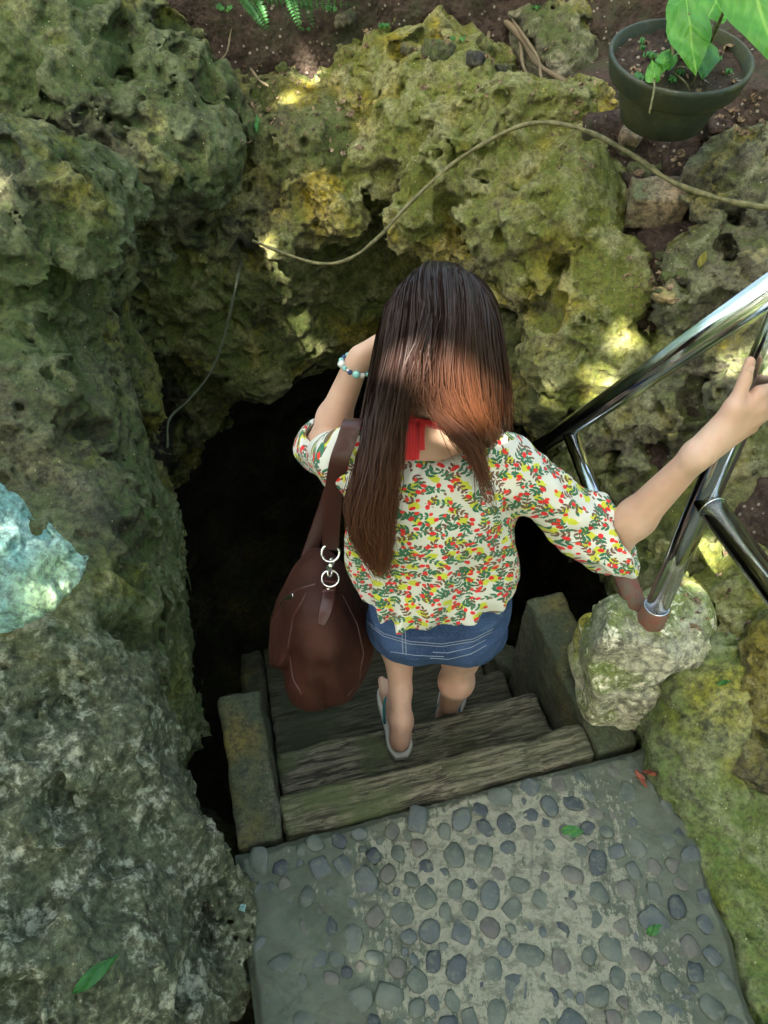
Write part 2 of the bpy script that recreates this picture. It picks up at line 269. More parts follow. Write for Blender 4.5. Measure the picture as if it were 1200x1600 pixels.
class Field:
    def __init__(s, lo, hi, h):
        s.lo = np.array(lo, np.float32); s.h = h; s.n = tuple(int(math.ceil((b-a)/h))+1 for a, b in zip(lo, hi)); s.F = np.full(s.n, .6, np.float32)
    def blk(s, lo, hi):
        a = [max(0, int((l-o)/s.h)) for l, o in zip(lo, s.lo)]; b = [min(n, int((l-o)/s.h)+2) for l, o, n in zip(hi, s.lo, s.n)]
        if any(q <= p for p, q in zip(a, b)): return None
        sl = tuple(slice(p, q) for p, q in zip(a, b)); ax = [s.lo[i]+s.h*np.arange(a[i], b[i], dtype=np.float32) for i in range(3)]
        return sl, np.stack(np.meshgrid(*ax, indexing='ij'), -1)
    def op(s, sl, d, k, sub=False):
        A = s.F[sl]
        if sub: A = -A
        h = np.maximum(k-np.abs(A-d), 0)/k; r = np.minimum(A, d)-h*h*k*.25
        s.F[sl] = -r if sub else r
    def ell(s, c, r, k=.06, sub=False, R=None, m=.12):
        c = np.array(c, np.float32); r = np.array([r]*3 if np.isscalar(r) else r, np.float32); ext = r if R is None else np.full(3, r.max())
        b = s.blk(c-ext-m, c+ext+m)
        if b is None: return
        q = b[1]-c
        if R is not None: q = q@np.array(R, np.float32)
        a = np.sqrt(((q/r)**2).sum(-1)); g = np.sqrt(((q/(r*r))**2).sum(-1))+1e-6
        s.op(b[0], a*(a-1)/g, k, sub)
    def cone(s, a, b, ra, rb, k=.02, sub=False, m=.05):
        a = np.array(a, np.float32); b = np.array(b, np.float32); R = max(ra, rb)+m; B = s.blk(np.minimum(a, b)-R, np.maximum(a, b)+R)
        if B is None: return
        ab = b-a; q = B[1]-a; t = np.clip((q@ab)/max(1e-9, (ab@ab)), 0, 1)
        s.op(B[0], np.sqrt(((q-t[..., None]*ab)**2).sum(-1))-(ra+(rb-ra)*t), k, sub)
    def box(s, c, hf, k=.02, rnd=.01, sub=False, R=None, m=.1):
        c = np.array(c, np.float32); hf = np.array(hf, np.float32); ext = hf if R is None else np.full(3, np.linalg.norm(hf))
        b = s.blk(c-ext-m, c+ext+m)
        if b is None: return
        q = b[1]-c
        if R is not None: q = q@np.array(R, np.float32)
        q = np.abs(q)-(hf-rnd); s.op(b[0], np.sqrt((np.maximum(q, 0)**2).sum(-1))+np.minimum(q.max(-1), 0)-rnd, k, sub)
    def plane(s, pt, nrm, k=.004):      # keep the side the normal points away from
        B = s.blk(s.lo, s.lo+np.array(s.n)*s.h); d = (B[1]-np.array(pt, np.float32))@np.array(nrm, np.float32)
        s.F = np.maximum(s.F, d)
    def up(s, f):
        F = s.F
        for ax in range(3):
            n = F.shape[ax]; i = np.arange((n-1)*f+1); a = i//f; b = np.minimum(a+1, n-1); t = ((i % f)/f).astype(np.float32); sh = [1, 1, 1]; sh[ax] = -1; t = t.reshape(sh)
            F = np.take(F, a, ax)*(1-t)+np.take(F, b, ax)*t
        s.F = F; s.n = F.shape; s.h /= f
    def disp(s, fn, w=.05):
        I = np.nonzero(np.abs(s.F) < w); p = np.stack(I, -1).astype(np.float32)*s.h+s.lo
        for i in range(0, len(p), 400000): 
            J = tuple(q[i:i+400000] for q in I); s.F[J] += fn(p[i:i+400000])
    def mesh(s):
        F = s.F; F[0] = F[-1] = .01; F[:, 0] = F[:, -1] = .01; F[:, :, 0] = F[:, :, -1] = .01
        ins = F < 0; nx, ny, nz = F.shape; c = np.zeros((nx-1, ny-1, nz-1), np.uint8)
        for i in (0, 1):
            for j in (0, 1):
                for k in (0, 1): c += ins[i:nx-1+i, j:ny-1+j, k:nz-1+k]
        I = np.nonzero((c > 0) & (c < 8)); ids = np.full(c.shape, -1, np.int32); ids[I] = np.arange(len(I[0])); I = np.stack(I, -1)
        acc = np.zeros((len(I), 3), np.float32); cnt = np.zeros(len(I), np.float32)
        for ax in range(3):
            o1, o2 = [a for a in range(3) if a != ax]
            for p in (0, 1):
                for q in (0, 1):
                    a = np.zeros(3, int); a[o1] = p; a[o2] = q; b = a.copy(); b[ax] = 1
                    A = F[tuple((I+a).T)]; B = F[tuple((I+b).T)]; x = (A < 0) != (B < 0); t = np.where(x, A/np.where(x, A-B, 1), 0)
                    acc += np.where(x[:, None], a+t[:, None]*(b-a), 0); cnt += x
        V = (I+acc/cnt[:, None])*s.h+s.lo; Q = []
        for ax in range(3):
            o1, o2 = (ax+1) % 3, (ax+2) % 3
            sl = [slice(None)]*3; s2 = [slice(None)]*3; sl[ax] = slice(0, -1); s2[ax] = slice(1, None)
            e = ins[tuple(sl)] != ins[tuple(s2)]; J = np.stack(np.nonzero(e), -1)
            J = J[(J[:, o1] > 0) & (J[:, o2] > 0) & (J[:, o1] < F.shape[o1]-1) & (J[:, o2] < F.shape[o2]-1)]
            fl = ins[tuple(J.T)]; q = []
            for (u, v) in ((-1, -1), (0, -1), (0, 0), (-1, 0)):
                K = J.copy(); K[:, o1] += u; K[:, o2] += v; q.append(ids[tuple(K.T)])
            q = np.stack(q, -1); q[~fl] = q[~fl][:, ::-1]; Q.append(q)
        return V, np.concatenate(Q)
def vis_mask(V, Q, mu, mv, md):
    c = V[Q].mean(1)-np.array((0, 0, CAMZ)); n_ = np.cross(V[Q[:, 2]]-V[Q[:, 0]], V[Q[:, 3]]-V[Q[:, 1]]); n_ /= np.linalg.norm(n_, axis=1)[:, None]+1e-9
    D = c[:, 1]*cp-c[:, 2]*sp; U = c[:, 0]/np.maximum(D, .01); W = (c[:, 1]*sp+c[:, 2]*cp)/np.maximum(D, .01)
    return (D > .05) & (np.abs(U) < mu) & (np.abs(W) < mv) & (-(n_*c).sum(1)/np.linalg.norm(c, axis=1) > md)
def compact(V, Q):
    u, inv = np.unique(Q, return_inverse=True); return V[u], inv.reshape(Q.shape).astype(np.int32)
def hybrid(f, st_=4):
    F0 = f.F.copy(); h0 = f.h; V, Q = f.mesh(); Q = Q[vis_mask(V, Q, .60, .76, -.40)]; V, Q = compact(V, Q)
    f.F = np.ascontiguousarray(F0[::st_, ::st_, ::st_]); f.h = h0*st_; V2, Q2 = f.mesh(); Q2 = Q2[~vis_mask(V2, Q2, .58, .74, -.25)]; V2, Q2 = compact(V2, Q2)
    return V, Q, np.concatenate((V, V2)), np.concatenate((Q, Q2+len(V)))
BV = []
def add_bvh(V, F): BV.append(BVHTree.FromPolygons([tuple(v) for v in V.tolist()], F.tolist() if isinstance(F, np.ndarray) else F))
def hit(px, py, lift=0.):
    o = Vector((0, 0, CAMZ)); d = (Vector(P(px, py, 1.))-o); L = d.length; d.normalize(); best = None
    for b in BV:
        r = b.ray_cast(o, d)
        if r[0] is not None and (best is None or r[3] < best[3]): best = r
    if best is None: return None, None
    nn = best[1].normalized()
    if nn.dot(d) > 0: nn = -nn
    return np.array(best[0]+nn*lift), np.array(nn)

def coarse_noise(amp=1., seed=0):
    return lambda p: amp*(.06*vn(p/.42, seed)+.055*vn((p@ROT)/.19, seed+1)+.055*np.abs(vn(p/.24, seed+6))-.02)
def wor(p, seed=0):
    p = p+np.float32(seed*3.7); b = np.floor(p-.5).astype(np.int32); best = np.full(len(p), 9., np.float32); rid = np.zeros(len(p), np.float32)
    for o in range(8):
        c = b+np.array((o >> 2, (o >> 1) & 1, o & 1), np.int32); m = c & 63; k = (m[:, 0] << 12)+(m[:, 1] << 6)+m[:, 2]
        j = np.stack((TAB[k], TAB[(k*7+13) & 262143], TAB[(k*13+101) & 262143]), -1); d = ((c+.5+.36*j-p)**2).sum(1); n = d < best; best = np.where(n, d, best); rid = np.where(n, j[:, 0], rid)
    return np.sqrt(best), rid
def fine_noise(amp=1., seed=0, pits=1.):
    def f(p):
        w = .026*np.stack((vn(p/.07, seed+9), vn(p/.07, seed+10), vn(p/.07, seed+11)), -1)+.009*np.stack((vn(p/.023, seed+12), vn(p/.023, seed+13), vn(p/.023, seed+14)), -1); q = p+w
        d = (.026*np.abs(vn(q/.10, seed+2))-.012)*amp
        mod = .35+.65*sst(-.35, .35, vn(p/.25, seed+7))
        F1, r1 = wor((q@ROT)/.115, seed); d += pits*mod*.105*np.clip((.66-F1)/.48, 0, 1)**1.25*sst(-.5, .5, r1)
        F2, r2 = wor(q/.045, seed+5); d += (.35+.65*pits)*mod*.040*np.clip((.66-F2)/.5, 0, 1)*sst(-.7, .3, r2); F3, r3 = wor((q@ROT)/.021, seed+8); d += (.4+.6*amp)*.014*np.clip((.66-F3)/.5, 0, 1)*sst(-.8, .4, r3)
        d += amp*(.013*np.abs(vn((q@ROT)/.032, seed+5))+.006*vn(q/.016, seed+6))
        return (d-.018*amp).astype(np.float32)
    return f
def B(F, px, py, d, r, s=(1, 1, 1), k=.12):
    r_ = np.array(s)*r; c = P(px, py, d); ray = c-np.array((0, 0, CAMZ)); L = np.linalg.norm(ray); u = ray/L
    e = 1/math.sqrt(((u/r_)**2).sum()); F.ell(c+u*e*.93, r_, k, m=.2)
def rocky(name, blobs, lo, hi, h, mat, seed, amp=1., pits=1., up=2, extra=None, fine=None, w=.075, sm=.12):
    f = Field(lo, hi, h*up)
    for b in blobs: B(f, *b, k=sm)
    if extra: extra(f)
    f.disp(coarse_noise(amp*.8, seed), .3)
    if up > 1: f.up(up)
    fn = fine or fine_noise(amp, seed, pits); f.disp(fn, w)
    V0, Q0, V, Q = hybrid(f, 3 if up == 2 else 4); add_bvh(V0, Q0); o = mk(name, V, Q, mat)
    if not fine:
        e = fn(V.astype(np.float32)); wv = sst(.012, -.022, e); at = o.data.attributes.new('wear', 'FLOAT', 'POINT'); at.data.foreach_set('value', wv.astype(np.float32))
    return o
def auto(name, blobs, h, mat, seed, grow=0., **kw):
    lo = np.full(3, 9.); hi = -lo
    for b in blobs:
        c = P(*b[:3]); r = b[3]; s = np.array(b[4] if len(b) > 4 else (1, 1, 1)); u = c-np.array((0, 0, CAMZ)); u /= np.linalg.norm(u); q = c+u*r
        lo = np.minimum(lo, q-r*s*1.25-.07); hi = np.maximum(hi, q+r*s*1.25+.07)
    return rocky(name, blobs, lo-grow, hi+grow, h, mat, seed, **kw)

# ------------------------------------------------------------------ rock masses (setting)
CAVE = ((.10, 1.92, -.62), (.66, .93, .80))
def carve(f):
    f.ell((-.06, 1.9, -.56), (.92, .98, .78), k=.05, sub=True); f.ell((-.06, 2.2, -.76), (.98, 1.3, .74), k=.05, sub=True); f.ell((.30, 1.78, -.5), (.64, .80, .76), k=.05, sub=True)
    f.ell((-.10, 1.80, -.78), (1.12, 1.05, .80), k=.05, sub=True)
    f.box(S(.31, 1.55, -.3), (.57, .84, 1.2), k=.05, rnd=.1, sub=True, R=[[ca, -sa, 0], [sa, ca, 0], [0, 0, 1]])
def left_extra(f):
    f.box((-1.45, 1.2, .2), (.33, 1.8, .75), k=.2); f.box((-1.2, .7, -.4), (.55, 1.3, .45), k=.2)
    carve(f)
left_blobs = [(40, 1560, 1.22, .34), (150, 1480, 1.42, .25), (170, 1300, 1.47, .26), (40, 1250, 1.35, .3), (265, 1480, 1.62, .13), (270, 1290, 1.68, .13), (250, 1120, 1.78, .16), (100, 1080, 1.52, .28),
    (240, 980, 1.88, .2), (110, 930, 1.62, .26), (150, 790, 1.78, .27), (235, 850, 1.98, .2), (285, 940, 2.06, .12), (300, 1060, 2.0, .09), (322, 1520, 1.66, .06), (325, 1420, 1.71, .06), (332, 1350, 1.76, .045), (60, 640, 1.72, .28), (160, 620, 1.98, .26), (20, 430, 1.75, .3), (100, 400, 2.0, .3)]
o = rocky('rock_face', left_blobs, (-1.7, -.45, -.8), (-.28, 2.35, 1.35), .0082, 'left', 3, extra=left_extra, up=3)
tag(o, kind='structure')
def back_extra(f):
    f.box((-.1, 2.75, .1), (1.9, .3, .85), k=.15)
    carve(f)
back_blobs = [(230, 520, 2.25, .26), (330, 400, 2.35, .3), (230, 300, 2.35, .28), (400, 500, 2.42, .3), (330, 640, 2.42, .2), (290, 740, 2.32, .14), (480, 600, 2.46, .25), (560, 480, 2.5, .3), (620, 560, 2.5, .25), (450, 330, 2.42, .2),
    (800, 560, 2.42, .25), (700, 480, 2.48, .2), (850, 640, 2.4, .15), (900, 570, 2.3, .15), (430, 180, 2.55, .28), (340, 120, 2.6, .25), (520, 80, 2.75, .25), (400, 30, 2.75, .3), (60, 20, 2.5, .35), (170, 60, 2.6, .3), (640, 60, 2.8, .25)]
o = rocky('rock_wall_behind', back_blobs, (-1.7, 1.15, -.8), (1.1, 3.1, 1.45), .0098, 'back', 8, extra=back_extra, up=3)
tag(o, kind='structure')
def bank_extra(f):
    f.box((1.55, .9, -.1), (.5, 1.9, .55), k=.2); f.box((1.5, 2.75, .4), (1.0, .5, .62), k=.2)
    f.box((1.05, .6, -.42), (.45, 1.3, .36), k=.1)
    carve(f)
bank_blobs = [(1210, 1500, 1.68, .22, (1, 1, .5)), (1190, 1350, 1.74, .2, (1, 1, .5)), (1130, 1220, 1.80, .14, (1, 1, .7)), (1170, 1080, 1.78, .2), (1030, 1110, 1.90, .09), (1055, 1190, 1.84, .08), (1060, 1110, 1.85, .1), (985, 1085, 1.93, .06), (1110, 1080, 1.82, .1)]
o = rocky('mossy_slope', bank_blobs, (.5, -.7, -.8), (1.75, 1.45, .95), .0095, 'mossy', 21, extra=lambda f: (f.box((1.5, .9, -.1), (.45, 1.9, .5), k=.2), f.box((1.375, .3, -.33), (.62, 1.4, .345), k=.05), carve(f)), up=3, amp=.35, pits=.25)
tag(o, kind='structure')
def soil_fine(p): return (.012*vn(p/.06)+.006*vn(p/.025, 2)+.004*vn(p/.012, 3)).astype(np.float32)
soil_blobs = [(990, 300, 2.32, .3), (1050, 420, 2.2, .25), (1040, 480, 2.14, .2), (960, 200, 2.5, .2), (1100, 300, 2.2, .3), (1180, 200, 2.15, .3), (1150, 100, 2.35, .3), (1100, 650, 2.2, .3), (1000, 700, 2.3, .25), (1170, 820, 2.05, .25), (1080, 880, 2.1, .2)]
o = rocky('soil_bank', soil_blobs, (.55, .75, -.8), (1.9, 3.1, 1.45), .0105, 'soil', 31, extra=bank_extra, up=3, fine=soil_fine, amp=.5)
tag(o, kind='structure')
top_blobs = [(480, 90, 2.72, .3), (380, 60, 2.75, .3), (600, 110, 2.75, .25), (730, 110, 2.62, .22), (850, 150, 2.55, .2), (930, 190, 2.5, .15), (820, 60, 2.75, .3), (700, 30, 2.85, .3), (300, 30, 2.8, .3), (560, 10, 2.95, .3), (960, 60, 2.7, .3)]
o = rocky('soil_slope', top_blobs, (-1.7, 1.9, .2), (1.9, 3.6, 1.6), .012, 'soil', 36, extra=lambda f: f.box((0, 3.25, .3), (1.9, .45, 1.08), k=.2), up=3, fine=soil_fine, amp=.5)
tag(o, kind='structure')
# cave shell: floor, walls (a closed rock chamber below)
def cave_extra(f):
    f.box((.1, 1.85, -1.9), (1.75, 2.0, 1.55), k=.05, rnd=.1); f.box((.1, 3.15, -1.2), (1.75, .7, 1.2), k=.05, rnd=.1); f.ell((.05, 2.05, -1.5), (1.5, 1.6, 1.6), k=.1, sub=True, m=.3)
    f.box(S(.33, .95, -.6), (.46, .6, .8), k=.1, rnd=.1, sub=True, R=[[ca, -sa, 0], [sa, ca, 0], [0, 0, 1]])
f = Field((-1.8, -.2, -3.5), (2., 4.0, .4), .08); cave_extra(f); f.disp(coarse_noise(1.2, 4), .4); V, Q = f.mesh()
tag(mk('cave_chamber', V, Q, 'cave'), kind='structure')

# ------------------------------------------------------------------ boulders
def thing_rock(name, label, cat, blobs, h, mat, seed, group=None, **kw):
    return tag(auto(name, blobs, h, mat, seed, **kw), label, cat, group)
def crack(f):
    for a, b, r in (((728, 290, 2.2), (722, 420, 2.2), .022), ((722, 360, 2.2), (735, 440, 2.2), .03)): f.cone(P(*a), P(*b), r, r, k=.05, sub=True, m=.1)
    f.cone(P(930, 470, 2.15), P(945, 500, 2.2), .03, .03, k=.03, sub=True, m=.1); f.cone(P(585, 350, 2.22), P(590, 390, 2.4), .05, .04, k=.03, sub=True, m=.1); f.cone(P(620, 240, 2.2), P(610, 280, 2.34), .045, .03, k=.03, sub=True, m=.1); f.cone(P(650, 380, 2.15), P(650, 400, 2.32), .03, .03, k=.03, sub=True, m=.1); f.cone(P(800, 470, 2.02), P(800, 480, 2.2), .04, .03, k=.03, sub=True, m=.1); f.cone(P(880, 520, 2.0), P(880, 530, 2.2), .035, .03, k=.03, sub=True, m=.1)
thing_rock('boulder', 'large yellow green mossy limestone boulder directly above the woman’s head'.replace('’', "'"), 'boulder',
    [(640, 150, 2.45, .22), (720, 190, 2.36, .18), (560, 180, 2.5, .2), (500, 240, 2.48, .18), (800, 260, 2.23, .19), (870, 250, 2.22, .15), (850, 380, 2.10, .17), (780, 390, 2.15, .13), (910, 320, 2.15, .14), (655, 330, 2.25, .12), (690, 400, 2.28, .08), (590, 280, 2.36, .14), (940, 430, 2.12, .09), (640, 240, 2.33, .14), (540, 320, 2.38, .12), (900, 470, 2.13, .10), (960, 480, 2.13, .06), (480, 350, 2.42, .13), (860, 560, 2.22, .12), (980, 560, 2.14, .06), (920, 540, 2.17, .08), (450, 270, 2.5, .15), (700, 300, 2.27, .12)],
    .0075, 'boulder', 41, up=2, extra=crack, amp=1.2, pits=1.25, sm=.045)
thing_rock('boulder', 'pitted mossy boulder in the top left corner, darker hollows under it', 'boulder',
    [(60, 90, 2.1, .26), (200, 110, 2.25, .22), (300, 160, 2.25, .14), (330, 230, 2.2, .09), (260, 260, 2.22, .13), (120, 200, 2.2, .14)], .010, 'left', 52, up=2, pits=1.2)
thing_rock('boulder', 'tan overhanging rock at the top edge beside the plant pot', 'boulder', [(860, 40, 2.42, .15), (800, 10, 2.5, .15), (930, 30, 2.45, .12), (880, 90, 2.43, .09)], .010, 'pale', 61, up=2, amp=1., pits=.9, sm=.05)
thing_rock('rock', 'rough grey rock under the vine at the right edge', 'rock', [(1150, 290, 1.95, .12), (1110, 320, 2.0, .08), (1180, 330, 1.95, .1), (1190, 250, 1.98, .08)], .0085, 'grey', 71, up=2, amp=1.1, pits=1., sm=.05)
thing_rock('rock', 'crusty pale green rock between the soil and the upper handrail', 'rock', [(1120, 440, 2.0, .10), (1170, 420, 1.95, .11), (1070, 500, 2.05, .08), (1120, 540, 2.05, .1), (1180, 520, 2.0, .1)], .0085, 'grey', 75, up=2, amp=1.1, pits=1., sm=.05)
thing_rock('rock', 'sunlit yellow rock with a round fossil, behind the handrail', 'rock', [(950, 560, 2.17, .11), (1000, 540, 2.15, .07), (900, 580, 2.2, .09), (870, 620, 2.24, .06), (990, 600, 2.2, .08), (960, 490, 2.15, .07)], .0085, 'boulder', 81, up=2, amp=1.1, pits=1., sm=.05)
thing_rock('rock', 'dark crusty rock seen between the handrail and the raised forearm', 'rock', [(1000, 660, 2.2, .1), (1060, 620, 2.12, .11), (1100, 680, 2.1, .1), (980, 720, 2.27, .09), (1040, 740, 2.2, .1), (900, 660, 2.32, .08)], .0085, 'grey', 85, up=2, pits=1.2, sm=.05)
thing_rock('rock', 'grey ledge rock right of the hand gripping the post', 'rock', [(1190, 690, 1.95, .12), (1150, 720, 2.0, .08), (1195, 600, 1.98, .1), (1150, 620, 2.03, .08)], .0085, 'grey', 88, up=2, amp=1.1, pits=1., sm=.05)
thing_rock('rock', 'mossy pitted rock right of the handrail footing', 'rock', [(1120, 950, 1.93, .1), (1180, 980, 1.85, .1), (1090, 880, 2.02, .1), (1150, 890, 1.95, .1), (1140, 1020, 1.88, .07)], .0085, 'boulder', 91, up=2, amp=1., pits=1.2, sm=.05)
thing_rock('rock', 'smooth sloping concrete grey rock at the lower right edge below the rails', 'rock', [(1205, 1090, 1.74, .08), (1215, 1180, 1.74, .09), (1215, 1000, 1.72, .07)], .0085, 'grey', 95, up=2, amp=.6, pits=.3, sm=.05)
thing_rock('painted_rock', 'turquoise painted rock sticking out at the left edge', 'rock', [(20, 900, 1.235, .04)], .005, 'turq', 99, grow=.17, extra=lambda f: f.box(P(-28, 842, 1.25), (.085, .07, .140), k=.04, rnd=.03, R=np.array(Matrix.Rotation(-.42, 3, 'Y')@Matrix.Rotation(-.2, 3, 'X'))), up=2, amp=.45, pits=.25, sm=.03, w=.05)
thing_rock('rock', 'broad dark green rock low behind the slim brace of the handrail', 'rock', [(960, 800, 2.25, .1), (1040, 830, 2.1, .12), (1100, 800, 2.05, .12), (1000, 880, 2.1, .1), (1160, 790, 2.0, .12), (930, 740, 2.3, .09)], .009, 'back', 97, up=2, amp=1.1, pits=1.1, sm=.05)
thing_rock('rock', 'knobbly mossy rock tucked under the soil strip, left of the handrail', 'rock', [(1000, 480, 2.17, .06), (975, 460, 2.18, .06), (1000, 520, 2.15, .05)], .0085, 'boulder', 98, up=2, amp=1., pits=1., sm=.05)
# footing block under the post
FT = P(1015, 960, 1.81)
def footing():
    c = FT+np.array((.015, .02, -.15)); f = Field(c-.3, c+.3, .007)
    f.ell(c+(-.045, -.03, .035), (.125, .13, .12), k=.03); f.ell(c+(.085, .02, .04), (.1, .12, .11), k=.04); f.plane(c+(0, 0, .142), (0, -.12, .99)); f.plane(c+(.0, -.13, .0), (-.25, -.95, .25)); f.plane(c+(-.14, 0, 0), (-.95, .1, .2))
    f.box(c+(0, 0, -.15), (.13, .13, .12), k=.05, rnd=.03)
    f.disp(lambda p: (.012*vn(p/.09, 3)+.010*np.abs(vn(p/.045, 4))+.012*sst(.25, .5, vn(p/.05, 9))+.003*vn(p/.015, 6)).astype(np.float32), .05)
    V, Q = f.mesh(); add_bvh(V, Q); return tag(mk('concrete_footing', V, Q, 'footing'), 'pale lichen covered concrete block that holds the handrail post', 'footing')
footing()

# ------------------------------------------------------------------ staircase
RS = [[ca, -sa, 0], [sa, ca, 0], [0, 0, 1]]
st = tag(empty('staircase', S(.33, .76, -.22)), 'steep narrow stairs going down into the dark hole', 'staircase')
def slab(name, x0, x1, y0, y1, z0, z1, mat, seed, grain=False, cham=None):
    c = S((x0+x1)/2, (y0+y1)/2, (z0+z1)/2); hf = np.array(((x1-x0)/2, (y1-y0)/2, (z1-z0)/2)); L = np.linalg.norm(hf)+.05
    vx = .02 if z1 < -.25 and name == 'kerb' else .009
    ex = np.array((abs(ca)*hf[0]+sa*hf[1], sa*hf[0]+ca*hf[1], hf[2]))+.03
    f = Field(c-ex, c+ex, vx); f.box(c, hf, k=.01, rnd=.012, R=RS)
    if cham: f.plane(*cham)
    def d(p):
        q = p@np.array(RS, np.float32); g = .006*vn(p/.10, seed)+.003*vn(p/.03, seed+1)+.004*sst(.3, .7, vn(p/.05, seed+2))
        if grain: g = g+.004*vn(q/np.array((.18, .014, .014), np.float32), seed+3)
        return g.astype(np.float32)
    f.disp(d, .03); V, Q = f.mesh(); add_bvh(V, Q); return mk(name, V, Q, mat, parent=st)
slab('step', -.055, .75, .715, .812, -.24, -.006, 'wood', 1, True)
edges = [.816, 1.035, 1.255, 1.475, 1.695, 1.915, 2.135]
for i in range(6): slab('step', -.05, .745, edges[i]-.02, edges[i+1], -.22*(i+1)-.23, -.22*(i+1), 'wood' if i == 0 else 'shadewood', 5+i*4, True)
slab('kerb', -.172, -.057, .712, 1.125, -.62, -.002, 'kerb', 41)
slab('kerb', .752, .87, .716, 1.22, -.62, .004, 'kerb', 47)
slab('kerb', -.16, -.06, 1.13, 2.1, -1.9, -.35, 'kerb', 43, cham=(S(-.1, 1.13, -.42), (-sa*.66, ca*.66, .75)))
slab('kerb', .76, .86, 1.225, 2.1, -1.9, -.3, 'kerb', 45, cham=(S(.8, 1.22, -.40), (-sa*.66, ca*.66, .75)))
# landing: mortar slab with set pebbles
LC = [S(-.178, .706), S(.925, .706), S(.98, .10), S(-.178, .10)]
def land():
    nx, ny = 270, 290; X = np.linspace(-.185, 1.0, nx); Y = np.linspace(-.6, .706, ny); gx, gy = np.meshgrid(X, Y, indexing='ij')
    xr = .935-(.706-gy)*.20+.008*np.sin(gy*31); gx = -.178+(gx+.185)/(1.185)*(xr+.178)
    p = np.stack((gx.ravel(), gy.ravel(), np.zeros(gx.size)), -1).astype(np.float32)
    gv = np.zeros(gx.size, np.float32); r = np.random.RandomState(3)
    for i in range(420):
        a = r.rand(2)*(1.2, 1.25)+(-.18, -.55); ang = r.choice([.5, 1.1, 2.3, 2.6])+r.randn()*.3; L = .02+r.rand()*.09; dv = np.array((math.cos(ang), math.sin(ang)))*L
        t = np.clip(((p[:, :2]-a)@dv)/(L*L), 0, 1); d = np.linalg.norm(p[:, :2]-a-t[:, None]*dv, axis=1); gv = np.maximum(gv, (1-sst(.001, .0045, d+.0015*vn(p/.012, 5)))*(.25+.6*r.rand()))
    z = .005*vn(p/.13)+.003*vn(p/.04, 2)+.0015*vn(p/.015, 3)-.004*gv
    edge = np.minimum.reduce([p[:, 0]+.178, xr.ravel()-p[:, 0], .706-p[:, 1]]); z = z-.02*(1-sst(0, .022, edge))+.004*vn(p/.03, 8)*(edge < .02)
    z = z+.004
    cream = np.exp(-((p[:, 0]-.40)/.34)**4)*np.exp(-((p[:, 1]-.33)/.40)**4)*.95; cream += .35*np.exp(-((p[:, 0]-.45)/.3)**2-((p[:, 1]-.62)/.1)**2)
    V = np.stack([ca*p[:, 0]-sa*p[:, 1], sa*p[:, 0]+ca*p[:, 1], z], -1)
    idx = np.arange(nx*ny).reshape(nx, ny); Q = np.stack((idx[:-1, :-1], idx[1:, :-1], idx[1:, 1:], idx[:-1, 1:]), -1).reshape(-1, 4)
    # skirt
    ring = np.concatenate((idx[:, 0], idx[-1, 1:], idx[::-1, -1][1:], idx[0, ::-1][1:-1])); lo = V[ring].copy(); lo[:, 2] = -.15; n0 = len(V); V = np.concatenate((V, lo)); m = len(ring); k = np.arange(m); k2 = (k+1) % m
    Q = np.concatenate((Q, np.stack((ring[k], n0+k, n0+k2, ring[k2]), -1))); add_bvh(V, Q)
    o = mk('landing', V, Q, 'mortar', origin=(0, .4, 0)); 
    for nm, a in (('dirt', gv), ('cream', cream)):
        at = o.data.attributes.new(nm, 'FLOAT', 'POINT'); at.data.foreach_set('value', np.concatenate((a, np.zeros(m))).astype(np.float32))
    o['kind'] = 'structure'; return o
landing = land()
WL[landing.name] = np.array((0, .4, 0))
def pebble_mesh(i):
    bm = bmesh.new(); bmesh.ops.create_icosphere(bm, subdivisions=2, radius=1)
    r = np.random.RandomState(i); A = r.randn(4, 3); ph = r.rand(4)*6
    for v in bm.verts:
        c = np.array(v.co); k = 1+.10*sum(math.sin(2.1*A[j]@c+ph[j]) for j in range(4)); c = c*k; c = np.sign(c)*np.minimum(np.abs(c), .88); v.co = Vector(c*np.array((1, 1, .6)))
    for f_ in bm.faces: f_.smooth = True
    me = bpy.data.meshes.new('pebble'); bm.to_mesh(me); bm.free(); return me
PM = []
for i in range(16): me = pebble_mesh(i); me.materials.append(M['p%d' % (i % 4)]); PM.append(me)
pts = []
r = np.random.RandomState(9)
for t in range(9000):
    x = -.15+r.rand()*1.07; y = -.02+r.rand()*.70; R = .019+.014*r.rand()**1.3
    if x > .915-(.706-y)*.20-.01: continue
    if all((x-a)**2+(y-b)**2 > ((R+c)*.97+.003)**2 for a, b, c in pts): pts.append((x, y, R))
    if len(pts) >= 210: break
for t in range(9000):
    x = -.15+r.rand()*1.07; y = -.02+r.rand()*.70; R = .0095+.006*r.rand()
    if x > .915-(.706-y)*.20-.01: continue
    if all((x-a)**2+(y-b)**2 > ((R+c)*.95+.002)**2 for a, b, c in pts): pts.append((x, y, R))
    if len(pts) >= 298: break
print('PEBBLES', len(pts))
for i, (x, y, R) in enumerate(pts):
    k = i % 16 if r.rand() < .75 else (i % 4)*4+1
    o = bpy.data.objects.new('pebble', PM[k]); COL.objects.link(o); o.parent = landing; w = S(x, y, .001+.003*r.rand()); o.location = w-WL[landing.name]
    el = 1+r.rand()*.45; o.scale = (R/el**.5*1.02, R*el**.5*1.02, R*(.30+.22*r.rand())); o.rotation_euler = (r.randn()*.12, r.randn()*.12, r.rand()*3 if r.rand() < .5 else r.randn()*.4+A0)

